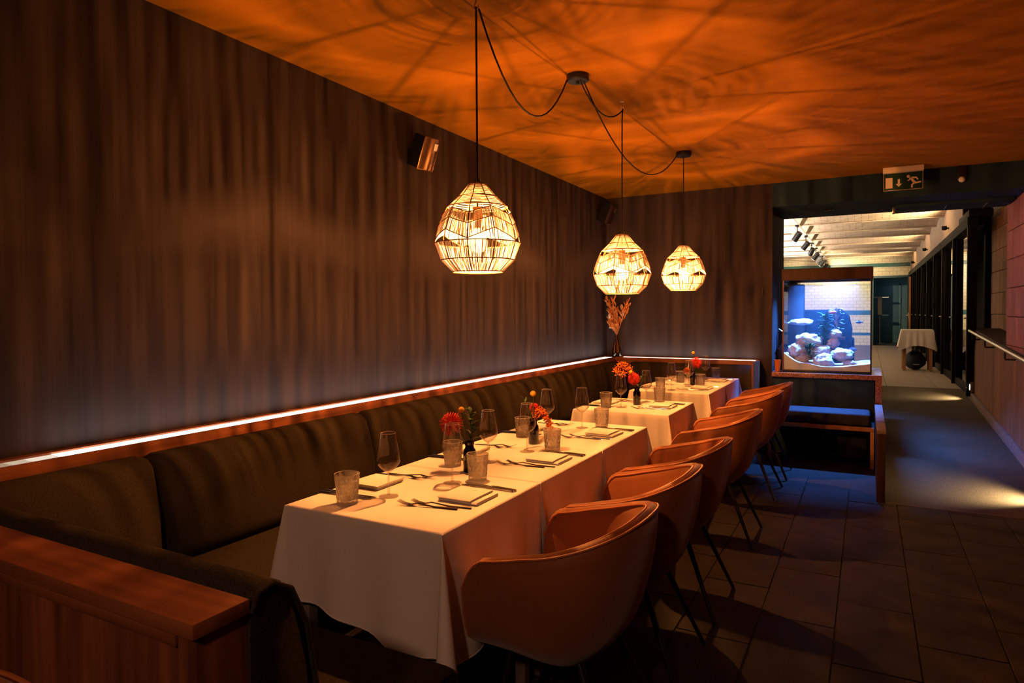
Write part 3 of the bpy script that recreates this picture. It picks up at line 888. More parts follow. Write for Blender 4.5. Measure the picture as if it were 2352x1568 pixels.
def sag(a, b, dip, n=14):
    a, b = Vector(a), Vector(b); out = []
    for i in range(n + 1):
        q = i / n; p = a.lerp(b, q); p.z -= dip * (1 - (2 * q - 1) ** 2); out.append(p)
    return out
CA = (-1.374, 3.291, ZC)      # ceiling rose that feeds the first two lamps
CB = (-1.296, 5.276, ZC)
H1 = (-1.395, 2.285, ZC - .045); H2 = (-1.311, 3.83, ZC - .05)
P1 = (-1.395, 2.285, 1.548); P2 = (-1.313, 3.83, 1.495); P3 = (-1.296, 5.276, 1.556)
lamp1 = make_pendant('large woven pendant lamp above the gap between first and second tables', P1,
    sag((CA[0] - .05, CA[1] - .03, ZC - .03), (H1[0] + .006, H1[1] + .01, H1[2]), .30) + [(H1[0], H1[1], H1[2] + .004), (H1[0], H1[1], H1[2] - .03), (P1[0], P1[1], P1[2] + .37)])
lamp2 = dup(lamp1, P2, R(20), 'woven pendant lamp hung from ceiling hook above third and fourth tables')
lamp3 = dup(lamp1, P3, R(20), 'woven pendant lamp straight below the far round ceiling rose')
def record(lamp, pts, loc, rz):
    for c in list(lamp.children):
        if c.name.split('.')[0] == 'cord': bpy.data.objects.remove(c)
    mt_ = Matrix.Rotation(-rz, 4, 'Z')
    MB().tube([mt_ @ (Vector(p) - Vector(loc)) for p in pts], .0042, 8).build('cord', 'cord', lamp)
record(lamp2, sag((CA[0] + .02, CA[1] - .02, ZC - .035), (H2[0] + .004, H2[1] - .012, H2[2] - .012), .10) + [(H2[0] + .006, H2[1], H2[2] + .004), (H2[0], H2[1] + .004, H2[2] - .02), (H2[0], H2[1], H2[2] - .06), (P2[0], P2[1], P2[2] + .37)], P2, R(20))
record(lamp3, [(CB[0], CB[1], ZC - .03), (P3[0], P3[1], P3[2] + .37)], P3, R(20))
def rose(loc, lab):
    t = thing('ceiling_rose', lab, 'ceiling rose', loc, 0, 'black ceiling roses')
    MB().lathe([(.058, 0), (.06, -.004), (.06, -.03), (.054, -.036), (.0, -.036)], 28).build('cap', 'blackmetal', t)
    MB().lathe([(.009, -.036), (.009, -.046), (.006, -.05)], 10, (.0, .0, 0)).build('cord_grip', 'blackmetal', t)
    return t
rose(CA, 'round black ceiling rose with cords swagging both ways')
cb = rose(CB, 'round black ceiling rose above the far pendant lamp')
MB().tube([Vector(p) - Vector(CB) for p in sag((CA[0] + .03, CA[1] + .01, ZC - .035), (CB[0] - .045, CB[1] - .035, ZC - .03), .30, 20)], .0042, 8).build('cord', 'cord', cb)
for q, (hx, hy, lab) in enumerate(((H1[0], H1[1], 'small steel ceiling hook above the first pendant lamp'), (H2[0], H2[1], 'small steel ceiling hook above the middle pendant lamp'))):
    t = thing('ceiling_hook', lab, 'hook', (hx, hy, ZC))
    MB().tube([(0, 0, 0), (0, 0, -.02), (-.008, 0, -.032), (-.008, 0, -.046), (0, 0, -.054), (.01, 0, -.046), (.01, 0, -.036)], .003, 8).build('hook_rod', 'driedpale', t)
    MB().lathe([(.012, 0), (.012, -.004), (.004, -.006)], 12).build('hook_plate', 'driedpale', t)

# ------------------------------------------------------------------ tableware
def make_wine(lab, loc, g):
    o = thing('wine_glass', lab, 'wine glass', loc, 0, g)
    bowl = [(.0045, .082), (.012, .086), (.026, .098), (.0375, .112), (.0405, .121), (.0395, .135), (.035, .165), (.0285, .205), (.0268, .2185), (.0258, .2185), (.0275, .205), (.034, .165), (.0385, .135), (.0395, .121), (.0365, .113), (.025, .0995), (.011, .0885), (.002, .087)]
    MB().lathe(bowl, 28).build('bowl', 'glass', o, sharp=60)
    MB().tube([(.0263 * math.cos(a), .0263 * math.sin(a), .2187) for a in [2 * PI * k / 28 for k in range(29)]], .0006, 5, cap=False).build('rim', 'rimglint', o)
    MB().lathe([(.0045, .083), (.0036, .07), (.0033, .04), (.0036, .012), (.0055, .006)], 12).build('stem', 'solidglass', o)
    MB().lathe([(.0335, 0), (.034, .0012), (.02, .0026), (.0055, .006), (.0005, .0065)], 28).build('foot', 'solidglass', o)
    return o
def make_tumbler(lab, loc, g):
    o = thing('tumbler', lab, 'glass', loc, 0, g)
    n = 96; prof = []
    zs = [.001 + .098 * k / 34 for k in range(35)]
    for z in zs: prof.append((lerp(.0345, .0415, z / .099), z))
    k0 = len(prof)
    def mod(i, j, r, z):
        if i >= k0 or z > .076 or z < .008: return 0
        a = 2 * PI * j / n
        v = z / .098 * 2 * PI
        d1 = abs(math.sin(6 * a + 1.5 * v)); d2 = abs(math.sin(6 * a - 1.5 * v))      # crossing mitre cuts
        fan = abs(math.sin(18 * a + 2.2 * v)) * abs(math.sin(18 * a - 2.2 * v))       # fine hatching between them
        edge = 1 if z < .070 else max(0, (.076 - z) / .006)
        return -(.0042 * max(0, 1 - min(d1, d2) * 2.4) + .0014 * (1 - fan)) * edge
    prof2 = prof + [(.0408, .0995), (.0392, .0988), (.0375, .07), (.0345, .03), (.032, .016), (.02, .014), (.001, .014)]
    MB().lathe([(.031, 0)] + prof2, n, mod=lambda i, j, r, z: mod(i - 1, j, r, z) if i > 0 else 0).build('body', 'cut', o, sharp=25)
    mb = MB(); mb.tube([(.0403 * math.cos(a), .0403 * math.sin(a), .0995) for a in [2 * PI * k / 32 for k in range(33)]], .0011, 6, cap=False)
    mb.build('rim', 'rimglint', o)
    return o
def strip(mb, st):
    """st: (x, half width, z, thickness)"""
    mb.loft([[(x, -w_, z), (x, w_, z), (x, w_ * .8, z + th), (x, -w_ * .8, z + th)] for x, w_, z, th in st]); return mb
def make_fork(lab, loc, rz, g):
    o = strip(MB(), [(-.10, .0042, .0008, .003), (-.095, .005, .0005, .0035), (-.02, .0036, .0012, .0034), (.02, .0026, .006, .003), (.042, .003, .0085, .0028), (.055, .008, .006, .002), (.066, .0112, .0035, .0016), (.074, .0116, .003, .0014)]).build('fork', 'steel', None, sharp=50)
    for k in range(4):
        yk = (k - 1.5) * .0062
        mb = MB(); mb.loft([[(x, yk - w_, z), (x, yk + w_, z), (x, yk + w_, z + .0014), (x, yk - w_, z + .0014)] for x, w_, z in ((.0735, .0019, .003), (.09, .0015, .0055), (.106, .0012, .0115), (.112, .0005, .0135))])
        mb.build('tine', 'steel', o, sharp=50)
    o.location = loc; o.rotation_euler = (0, 0, rz)
    return tag(o, lab, 'fork', g)
def make_knife(lab, loc, rz, g):
    o = strip(MB(), [(-.11, .0045, .001, .005), (-.105, .0058, .0005, .006), (-.03, .0046, .0008, .0062), (-.005, .004, .001, .005), (.0, .0035, .0015, .003)]).build('knife', 'steel', None, sharp=50)
    out = [(0, -.0035), (.012, -.008), (.07, -.0095), (.095, -.0075), (.112, .002), (.1, .0055), (.05, .006), (0, .0035)]
    MB().prism(out, .0015, .0028, lambda u, v, h: (u, v, h)).build('blade', 'steel', o, sharp=30)
    o.location = loc; o.rotation_euler = (0, 0, rz)
    return tag(o, lab, 'knife', g)
def make_napkin(lab, loc, rz, g):
    o = thing('napkin', lab, 'napkin', loc, rz, g)
    def fold(x0, x1, y0, y1, z, th):
        # a folded slab with a rolled edge at y0 side
        mb = MB(); loops = []
        prof = [(y1, z), (y0 + .004, z), (y0, z + th * .3), (y0 - .001, z + th * .55), (y0 + .003, z + th), ((y0 + y1) / 2, z + th * 1.08), (y1, z + th * .9), (y1, z + th * .58), (y0 + .012, z + th * .52), (y1, z + th * .44)]
        for x in (x0, lerp(x0, x1, .33), lerp(x0, x1, .66), x1):
            loops.append([(x + .001 * math.sin(40 * zz * 30), y_, zz) for y_, zz in prof])
        return mb.loft(loops)
    fold(-.075, .075, -.072, .07, .0015, .008).build('lower_fold', 'napkin', o, sharp=50)
    fold(-.078, .052, -.074, .076, .0100, .0065).build('upper_fold', 'napkin', o, sharp=50)
    return o
ZT = .7525
proto = {}
def put(kind, mk, lab, x, y, rz, g):
    if kind not in proto:
        proto[kind] = mk(lab, (x, y, ZT), g) if kind in ('wine', 'tumbler') else mk(lab, (x, y, ZT), rz, g)
        return proto[kind]
    return dup(proto[kind], (x, y, ZT), rz, lab, g)
r2 = random.Random(5)
TXC = (TX0 + TX1) / 2
lay = {  # exact spots read off the tables: wine / tumbler for bench side (L) and chair side (R)
    0: dict(LW=(-1.444, 1.766), LT=(-1.513, 1.637), RW=(-1.348, 2.016), RT=(-1.288, 2.097)),
    1: dict(LW=(-1.402, 2.37), LT=(-1.501, 2.249), RW=(-1.351, 2.629), RT=(-1.257, 2.698)),
    2: dict(LW=(-1.504, 3.16), LT=(-1.53, 2.93), RW=(-1.365, 3.313), RT=(-1.279, 3.386)),
    3: dict(LW=(-1.43, 4.143), LT=(-1.512, 4.085), RW=(-1.362, 4.483), RT=(-1.278, 4.524)),
    4: dict(LW=(-1.386, 5.249), LT=(-1.463, 5.2), RW=(-1.32, 5.56), RT=(-1.242, 5.64)),
    5: dict(LT=(-1.463, 5.85), RW=(-1.315, 6.197), RT=(-1.255, 6.34)),
}
for i, (y0, y1) in enumerate(tabs):
    d = lay[i]; on = tname(i); k = (y1 - y0) / .64
    if 'LW' in d: put('wine', make_wine, 'stemmed wine glass on bench side of ' + on, *d['LW'], 0, 'wine glasses')
    put('wine', make_wine, 'stemmed wine glass on chair side of ' + on, *d['RW'], 0, 'wine glasses')
    put('tumbler', make_tumbler, 'cut crystal tumbler on bench side of ' + on, *d['LT'], r2.uniform(0, 1), 'crystal tumblers')
    put('tumbler', make_tumbler, 'cut crystal tumbler on chair side of ' + on, *d['RT'], r2.uniform(0, 1), 'crystal tumblers')
    # chair side setting
    put('napkin', make_napkin, 'folded white napkin on chair side of ' + on, -1.187, y0 + .345 * k, r2.uniform(-.06, .02), 'folded napkins')
    put('fork', make_fork, 'outer fork on chair side of ' + on, -1.245, y0 + .196 * k, PI + .14 + r2.uniform(-.04, .04), 'forks')
    put('fork', make_fork, 'inner fork beside napkin on chair side of ' + on, -1.21, y0 + .225 * k, PI + .16 + r2.uniform(-.04, .04), 'forks')
    put('knife', make_knife, 'inner knife on chair side of ' + on, -1.195, y0 + .480 * k, PI - .03 + r2.uniform(-.03, .03), 'knives')
    put('knife', make_knife, 'outer knife on chair side of ' + on, -1.192, y0 + .500 * k, PI - .05 + r2.uniform(-.03, .03), 'knives')
    # bench side setting
    put('napkin', make_napkin, 'folded white napkin on bench side of ' + on, -1.598, y0 + .345 * k, PI + r2.uniform(-.06, .06), 'folded napkins')
    put('fork', make_fork, 'outer fork on bench side of ' + on, -1.545, y0 + .497 * k, .08 + r2.uniform(-.04, .04), 'forks')
    put('fork', make_fork, 'inner fork beside napkin on bench side of ' + on, -1.575, y0 + .472 * k, .02 + r2.uniform(-.04, .04), 'forks')
    put('knife', make_knife, 'inner knife on bench side of ' + on, -1.578, y0 + .195 * k, .02 + r2.uniform(-.02, .02), 'knives')
    put('knife', make_knife, 'outer knife on bench side of ' + on, -1.58, y0 + .172 * k, .07 + r2.uniform(-.02, .02), 'knives')

# flower bottles
def bottle(loc, lab, h=.095):
    t = thing('bottle', lab, 'bottle', loc, 0, 'brown bottles used as vases')
    MB().lathe([(.023, 0), (.0255, .003), (.0255, h - .02), (.0245, h - .008), (.018, h), (.0165, h + .012), (.0195, h + .014), (.0195, h + .024), (.0165, h + .026), (.014, h + .024), (.014, h), (.0225, h - .014), (.0235, h - .03), (.0235, .006), (.001, .005)], 24).build('body', 'brownglass', t, sharp=50)
    return t
def stem(mb, a, b, bend=(0, 0, 0), r=.0018):
    a, b = Vector(a), Vector(b); c = a.lerp(b, .5) + Vector(bend)
    pts = [a.lerp(c, q).lerp(c.lerp(b, q), q) for q in (0, .2, .4, .6, .8, 1)]
    mb.tube(pts, r, 6); return pts
def pincushion(base, head, lab, mt='red', R_=.048, face=(0, -.6, .6)):
    t = thing('pincushion_flower', lab, 'flower', base)
    h = Vector(head) - Vector(base)
    mb = MB(); stem(mb, (0, 0, 0), h, (.01, 0, .01), .0025); mb.build('stem', 'leaf', t)
    rw = random.Random(int(h.x * 1000) + 3); f_ = Vector(face).normalized()
    mb = MB(); n = 190
    for k in range(n):
        z = 1 - 1.55 * (k + .5) / n; a = k * 2.399963
        q = math.sqrt(max(0, 1 - z * z)); d = Vector((q * math.cos(a), q * math.sin(a), z))
        rot = Vector((0, 0, 1)).rotation_difference(f_); d = rot @ d
        l_ = R_ * rw.uniform(.88, 1.08)
        e = h + d * l_; c = h + d * l_ * .6 + f_ * l_ * .12
        mb.tube([h + d * R_ * .25, c, e], [.0011, .001, .0014], 4)
    tag(mb.build('filaments', mt, t, sharp=180), kind='stuff')
    MB().ball(h, R_ * .38, 12, 8).build('core', 'orange', t)
    return t
def craspedia(base, head, lab, r=.0125):
    t = thing('craspedia_flower', lab, 'flower', base)
    h = Vector(head) - Vector(base)
    mb = MB(); stem(mb, (0, 0, 0), h, (0, 0, .01), .0014); mb.build('stem', 'leaf', t)
    MB().ball(h, r, 14, 10).build('flower_ball', 'yellow', t)
def sprig(base, head, lab, n=12, mt='leaf', ll=.045, seed=1, w_=.009):
    t = thing('leafy_sprig', lab, 'foliage', base)
    h = Vector(head) - Vector(base); rw = random.Random(seed)
    mb = MB(); pts = stem(mb, (0, 0, 0), h, (.01, .01, 0), .0016); mb.build('stem', mt, t)
    for k in range(n):
        q = .3 + .7 * k / (n - 1); i_ = min(int(q * 5), 4); p = pts[i_].lerp(pts[i_ + 1], q * 5 - i_)
        a = k * 2.4; d = Vector((math.cos(a), math.sin(a), rw.uniform(.3, 1.0))).normalized() * ll * rw.uniform(.7, 1.1)
        MB().leaf(p, p + d, w_, (0.1, .2, 1)).build('leaf', mt, t)
def amaranth(base, pts, lab, seed=2, r=.016):
    t = thing('amaranth_tassel', lab, 'flower', base)
    P_ = [Vector(p) - Vector(base) for p in pts]
    MB().tube([(0, 0, 0), P_[0] * .6, P_[0]], .002, 6).build('stem', 'orange', t)
    rw = random.Random(seed); mb = MB()
    for k in range(300):
        q = rw.random() * (len(P_) - 1); i_ = min(int(q), len(P_) - 2); p = P_[i_].lerp(P_[i_ + 1], q - i_)
        d = Vector((rw.gauss(0, 1), rw.gauss(0, 1), rw.gauss(0, 1))).normalized() * r * rw.uniform(.3, 1)
        mb.ball(p + d, rw.uniform(.003, .0055), 5, 4)
    tag(mb.build('blossoms', 'orange', t, sharp=180), kind='stuff')
B1, B2, B3, B4 = (-1.383, 2.192, ZT), (-1.404, 2.80, ZT), (-1.372, 4.305, ZT), (-1.32, 5.70, ZT)
bottle(B1, 'brown glass bottle with red pincushion between first and second tables')
bottle(B2, 'brown glass bottle of drooping orange blooms between second and third tables')
bottle(B3, 'brown glass bottle of red and orange blooms on the ' + tname(3))
bottle(B4, 'brown glass bottle of red blooms on the ' + tname(4))
def off(b, x, y, z): return (b[0] + x, b[1] + y, b[2] + z)
# camera-facing directions on the tables: right = (.88,.48), away = (-.48,.88)
def rel(b, r_, a_, z): return (b[0] + .879 * r_ - .477 * a_, b[1] + .477 * r_ + .879 * a_, b[2] + z)
inb = lambda b: off(b, 0, 0, .07)
pincushion(inb(B1), rel(B1, -.07, 0, .19), 'red pincushion bloom leaning left out of bottle between first and second tables')
craspedia(inb(B1), rel(B1, -.033, .02, .243), 'yellow craspedia ball above red bloom between first and second tables')
sprig(inb(B1), rel(B1, .0, .02, .235), 'dark green sprig behind red bloom between first and second tables', 16, 'leaf', .05, 1)
amaranth(inb(B2), [rel(B2, .005, .03, .125), rel(B2, .03, .05, .155), rel(B2, .055, .05, .14), rel(B2, .075, .05, .10), rel(B2, .08, .05, .055)], 'orange amaranth tassel drooping over its bottle near second table', 2, .022)
craspedia(inb(B2), rel(B2, .0, .05, .235), 'yellow craspedia ball above the drooping orange tassel', .0145)
sprig(inb(B2), rel(B2, -.045, .03, .21), 'thin green sprig beside the drooping orange tassel', 8, 'leaf', .04, 3, .005)
pincushion(inb(B2), rel(B2, .005, .06, .165), 'small orange red bloom behind the drooping orange tassel', 'red', .024)
pincushion(inb(B3), rel(B3, -.02, 0, .175), 'red pincushion bloom in the bottle on the ' + tname(3), 'red', .043, (0, -.9, .25))
amaranth(inb(B3), [rel(B3, -.03, .03, .22), rel(B3, -.07, .03, .27), rel(B3, -.11, .03, .265), rel(B3, -.14, .03, .225), rel(B3, -.10, .03, .20), rel(B3, -.05, .03, .235)], 'round orange amaranth bloom arching over the ' + tname(3), 5, .031)
craspedia(inb(B3), rel(B3, -.045, -.02, .225), 'yellow craspedia ball beside the orange bloom on ' + tname(3))
sprig(inb(B3), rel(B3, .03, .02, .19), 'dark leafy sprig beside red bloom on ' + tname(3), 9, 'leaf', .05, 8)
pincushion(inb(B4), rel(B4, .03, 0, .19), 'red pincushion bloom in the bottle on the ' + tname(4), 'red', .05, (0, -.9, .3))
craspedia(inb(B4), rel(B4, .01, .02, .275), 'yellow craspedia ball over the red bloom on ' + tname(4), .014)
sprig(inb(B4), rel(B4, .04, .02, .13), 'dark leaves below red bloom on ' + tname(4), 10, 'leaf', .05, 12)
pincushion(inb(B4), rel(B4, -.05, .0, .12), 'small orange bloom low beside bottle on ' + tname(4), 'orange', .03)

# corner vase of dried flowers on the ledge
V = (-2.437, 6.925, .8975)
t = thing('corner_vase', 'amber glass vase of dried flowers in the corner of the ledge', 'vase', V)
MB().lathe([(.052, 0), (.056, .004), (.058, .012), (.056, .06), (.045, .11), (.03, .16), (.018, .20), (.0145, .23), (.017, .245), (.015, .245), (.0125, .23), (.016, .20), (.028, .16), (.043, .11), (.054, .06), (.055, .014), (.001, .012)], 28).build('body', 'vaseglass', t, sharp=60)
rv = random.Random(21)
t = thing('dried_bouquet', 'dried orange brown bouquet standing in the corner vase', 'flowers', off(V, 0, 0, .02))
mb = MB()
heads = []
for k in range(26):
    a = rv.uniform(-1, 1); h = rv.uniform(.36, .64)
    e = Vector((a * .11 * h / .5, rv.uniform(-.10, .02), h)); heads.append(e)
    mb.tube([(0, 0, 0), (0, 0, .2), e * .65 + Vector((0, 0, .06)), e], .0016, 5)
mb.build('stems', 'dried', t)
for k, e in enumerate(heads):
    if k % 5 == 0:
        MB().ball(e, .016, 10, 7, (1, 1, 1.9)).build('flower_head', 'driedpale' if k % 10 else 'dried', t)
    else:
        mb = MB()
        for q in range(6):
            b_ = e * (.72 + .04 * q); mb.leaf(b_, b_ + Vector((rv.uniform(-.06, .06), rv.uniform(-.05, .02), rv.uniform(.03, .09))), rv.uniform(.005, .011), (0.3, 1, .1))
        mb.build('dried_leaf', 'dried', t)
MB().ball((-.055, -.06, .30), .013, 12, 8).build('flower_ball', 'driedpale', t)
MB().tube([(0, 0, .23), (-.03, -.03, .27), (-.055, -.06, .30)], .0015, 5).build('ball_stem', 'driedpale', t)

# ------------------------------------------------------------------ speakers
def speaker(loc, lab, rz):
    t = thing('wall_speaker', lab, 'speaker', loc, 0, 'wall speakers')
    t.scale = (.84, .84, .84)
    mtx = Matrix.Rotation(rz, 4, 'Z') @ Matrix.Rotation(R(24), 4, 'Y')
    def tr(mb): mb.v = [tuple(mtx @ Vector(p)) for p in mb.v]; return mb
    tr(MB().box(-.07, .055, -.075, .075, -.12, .12)).build('cabinet', 'blackmetal', t, .008)
    tr(MB().box(.055, .062, -.08, .08, -.125, .125)).build('front_frame', 'brushed', t, .002)
    mb = MB(); lo = []
    for k in range(9):
        a = lerp(-1, 1, k / 8); lo.append([(.062 + .022 * (1 - a * a), a * .072, -.118), (.062 + .022 * (1 - a * a), a * .072, .118), (.06, a * .072, .118), (.06, a * .072, -.118)])
    gr_ = tr(mb.loft(lo)).build('grille', 'brushed', t, sharp=60)
    tr(MB().box(.0845, .086, .01, .045, .035, .085)).build('badge', 'chrome', gr_)
    MB().box(-.13 - .0, -.11, -.03, .03, -.04, .04).build('wall_plate', 'blackmetal', t, .002)
    MB().tube([(-.12, 0, 0), (-.06, 0, 0)], .014, 10).build('bracket', 'blackmetal', t)
    return t
speaker((XW + .111, 3.40, 2.40), 'black wall speaker with bronze grille above the first tables', R(-12))
speaker((XW + .111, 6.72, 2.45), 'black wall speaker up in the far corner of the dark wall', R(-12))

# ------------------------------------------------------------------ exit sign, sensor, beam fittings
sg = thing('exit_sign', 'white and green emergency exit sign with running figure hung before the beam', 'sign', (.270, 6.79, 2.4475))
sg.scale = (.97, .97, .97)
sgp = MB().box(-.155, .155, -.03, 0, 0, .16).build('panel', 'signgreen', sg, .002)
MB().box(-.16, .16, -.055, 0, .162, .21).build('housing', 'signwhite', sg, .003)
Y0 = -.0315
def flat(out, nm='pictogram', mt='signwhite', y=-.0301, th=.0015):
    return MB().prism(out, y - th, y, lambda u, v, h: (u, h, v)).build(nm, mt, sgp, smooth=False)
flat([(-.155, 0), (.155, 0), (.155, .003), (-.155, .003)], 'border'); flat([(-.155, .157), (.155, .157), (.155, .16), (-.155, .16)], 'border')
flat([(-.155, .003), (-.152, .003), (-.152, .157), (-.155, .157)], 'border'); flat([(.152, .003), (.155, .003), (.155, .157), (.152, .157)], 'border')
flat([(-.138, .022), (-.083, .022), (-.083, .118), (-.138, .118)], 'door_pictogram')
flat([(-.042, .10), (-.024, .10), (-.024, .058), (-.008, .058), (-.033, .03), (-.058, .058), (-.042, .058)], 'arrow_pictogram')
fig = sg
flat([(.040 + .0125 * math.cos(a), .118 + .0125 * math.sin(a)) for a in [2 * PI * k / 14 for k in range(14)]], 'figure_head')
flat([(.047, .105), (.066, .112), (.098, .066), (.082, .05)], 'figure_body')
flat([(.052, .106), (.066, .113), (.105, .109), (.120, .086), (.113, .081), (.100, .098), (.07, .099)], 'figure_arm')
flat([(.050, .104), (.058, .094), (.050, .08), (.036, .078), (.034, .085), (.045, .088)], 'figure_arm')
flat([(.086, .07), (.10, .064), (.142, .068), (.142, .056), (.095, .048), (.082, .052)], 'figure_leg')
flat([(.082, .058), (.092, .05), (.076, .038), (.076, .014), (.062, .014), (.063, .044)], 'figure_leg')
t = thing('motion_sensor', 'dark motion sensor with white dome beside the exit sign', 'sensor', (.722, YB - .001, 2.50))
MB().box(-.036, .036, -.03, 0, .02, .15).build('housing', 'blackmetal', t, .004)
MB().ball((0, -.03, .03), .026, 14, 10, (1, .8, 1)).build('dome', 'whiteplastic', t)
t = thing('beam_downlight', 'small recessed downlight under the dark beam', 'lamp', (-.35, 7.5, BEAM))
MB().lathe([(.045, .0), (.045, -.006), (.034, -.007), (.03, .0)], 20).build('bezel', 'blackmetal', t)
MB().lathe([(.02, -.002), (.012, -.004)], 12).build('lens', 'chrome', t)
t = thing('roller_box', 'long dark roller screen box fixed under the beam', 'box', (.68, 7.72, BEAM))
MB().box(-.44, .5, -.25, .2, -.03, 0).build('casing', 'beam', t, .004)
MB().box(-.465, -.44, -.1, .0, -.06, 0).build('end_bracket', 'chrome', t, .003)
for xx in (-.02, .3): MB().box(xx, xx + .008, -.18, .1, -.034, -.03).build('joint_strip', 'chrome', t)
t = thing('wall_key_switch', 'tiny black switch on the back wall beside the opening', 'switch', (-.925, YB - .001, 1.55))
MB().box(-.006, .006, -.01, 0, 0, .07).build('plate', 'blackmetal', t, .002)

# ------------------------------------------------------------------ handrail
t = thing('handrail', 'slim steel handrail on black brackets sloping along the ramp wall', 'handrail', (1.18, 8.0, 0))
def rz_(y): return .978 + .0482 * (y - 6.52)
MB().tube([(-.08, y - 8.0, rz_(y)) for y in (4.2, 6, 8, 9.7)], .017, 12).build('rail', 'chrome', t)
for y in (4.8, 6.2, 7.35, 8.5, 9.45):
    MB().tube([(0, y - 8.0, rz_(y) - .085), (-.075, y - 8.0, rz_(y) - .085), (-.08, y - 8.0, rz_(y) - .075), (-.08, y - 8.0, rz_(y) - .015)], .008, 8).build('bracket', 'blackmetal', t)

# ------------------------------------------------------------------ fish tank on granite counter, booth below
gt = thing('granite_counter', 'red speckled granite counter with upright end slab under the fish tank', 'counter', (-.35, 7.4, 0))
MB().box(-.484, .474, -.45, .55, .735, .78).build('top_slab', 'granite', gt, .004)
MB().box(.42, .474, -.45, .55, .5, .735).build('end_slab', 'granite', gt, .004)
MB().box(-.484, .415, -.40, .5, 0, .735).build('cabinet', 'beam', gt, .004)
pw = thing('low_parapet', 'low dark parapet with pale stone cap dividing tiles from ramp', 'parapet', (.095, 6.2, 0))
MB().box(-.027, .027, -.81, .74, 0, .495).build('panel', 'darkwood', pw, .003)
MB().box(-.030, .030, -.815, .74, .495, .52).build('cap', 'curb', pw, .004)
bn = thing('low_bench', 'low dark cushioned bench in a wooden frame below the fish tank', 'bench', (-.38, 6.72, 0))
MB().box(-.43, .41, -.20, .24, .36, .47).build('cushion', 'charcoal', bn, .03, seg=3)
MB().box(-.43, .44, -.235, -.205, .325, .36).build('front_rail', 'lightwood', bn, .003)
MB().box(.41, .44, -.235, -.205, 0, .325).build('leg', 'lightwood', bn, .003)
MB().box(-.43, -.40, -.235, -.205, 0, .325).build('leg', 'lightwood', bn, .003)
MB().box(.15, .38, -.1, .1, .06, .24).build('drawer', 'dark', bn, .004)
MB().box(-.43, .44, -.2, .22, .33, .36).build('slat_base', 'dark', bn)

TKX0, TKX1, TKY0, TKY1, TKZ0, TKZ1 = -.740, .040, 7.0, 7.58, .781, 1.795
aq = thing('fish_tank', 'glowing blue reef fish tank standing on the granite counter', 'aquarium', (-.35, 7.29, .781))
def ab(mb, x0, x1, y0, y1, z0, z1): return mb.box(x0 + .35, x1 + .35, y0 - 7.29, y1 - 7.29, z0 - .781, z1 - .781)
mb = MB(); ab(mb, TKX0, TKX1, TKY0, TKY1, .781, .805)
mb.build('base_frame', 'blackmetal', aq, .003)
HD = 1.683
mb = MB()
ab(mb, TKX0 - .008, TKX1 + .008, TKY0 - .008, TKY0 + .012, HD, TKZ1); ab(mb, TKX0 - .008, TKX1 + .008, TKY1 - .012, TKY1 + .008, HD, TKZ1)
ab(mb, TKX0 - .008, TKX0 + .012, TKY0 + .012, TKY1 - .012, HD, TKZ1); ab(mb, TKX1 - .012, TKX1 + .008, TKY0 + .012, TKY1 - .012, HD, TKZ1)
ab(mb, TKX0, TKX1, TKY0, TKY1, TKZ1 - .012, TKZ1 + .004)
mb.build('hood', 'darkwood', aq, .003)
for x in (TKX0, TKX1 - .012):
    for y in (TKY0, TKY1 - .012):
        ab(MB(), x, x + .012, y, y + .012, .805, HD).build('corner_post', 'blackmetal' if x > -.5 else 'woodz', aq)
ab(MB(), TKX0 + .012, TKX1 - .012, TKY0 + .001, TKY0 + .009, .805, HD + .01).build('glass_pane', 'tankglass', aq)
ab(MB(), TKX0 + .012, TKX1 - .012, TKY1 - .009, TKY1 - .001, .805, HD + .01).build('glass_pane', 'tankglass', aq)
ab(MB(), TKX0 + .001, TKX0 + .009, TKY0 + .012, TKY1 - .012, .805, HD + .01).build('glass_pane', 'tankglass', aq)
ab(MB(), TKX1 - .009, TKX1 - .001, TKY0 + .012, TKY1 - .012, .805, HD + .01).build('glass_pane', 'tankglass', aq)
ab(MB(), TKX0 + .0095, TKX1 - .0095, TKY0 + .0095, TKY1 - .0095, .8056, 1.64).build('water', 'water', aq)
ab(MB(), TKX0 + .08, TKX1 - .12, TKY0 + .06, TKY0 + .11, 1.688, 1.705).build('lamp_bar', 'tankled', aq, .003)
ab(MB(), TKX0 + .013, TKX0 + .16, TKY1 - .18, TKY1 - .013, .81, 1.66).build('overflow_box', 'blackmetal', aq, .004)
# sand bed
mb = MB(); nx, ny = 26, 12; g = []
for a in range(nx + 1):
    for b in range(ny + 1):
        x = lerp(TKX0 + .0125, TKX1 - .0125, a / nx); y = lerp(TKY0 + .0125, TKY1 - .0125, b / ny)
        z = .862 + .02 * math.sin(x * 9 + 1) + .012 * noise.noise((x * 6, y * 6, 0)) + .10 * max(0, 1 - (x - TKX0) / .16) ** 1.5
        g.append((x, y, z))
n = ny + 1
fs = [(a * n + b, (a + 1) * n + b, (a + 1) * n + b + 1, a * n + b + 1) for a in range(nx) for b in range(ny)]
o_ = len(g); g2 = g + [(x, y, .8055) for x, y, z in g]
fs += [tuple(i + o_ for i in reversed(f)) for f in fs]
for a in range(nx):
    for b in (0, ny): fs.append((a * n + b, (a + 1) * n + b, (a + 1) * n + b + o_, a * n + b + o_))
for b in range(ny):
    for a in (0, nx): fs.append((a * n + b, a * n + b + 1, a * n + b + 1 + o_, a * n + b + o_))
mb.add([(x + .35, y - 7.29, z - .781) for x, y, z in g2], fs)
mb.build('sand_bed', 'sand', aq, sharp=60)
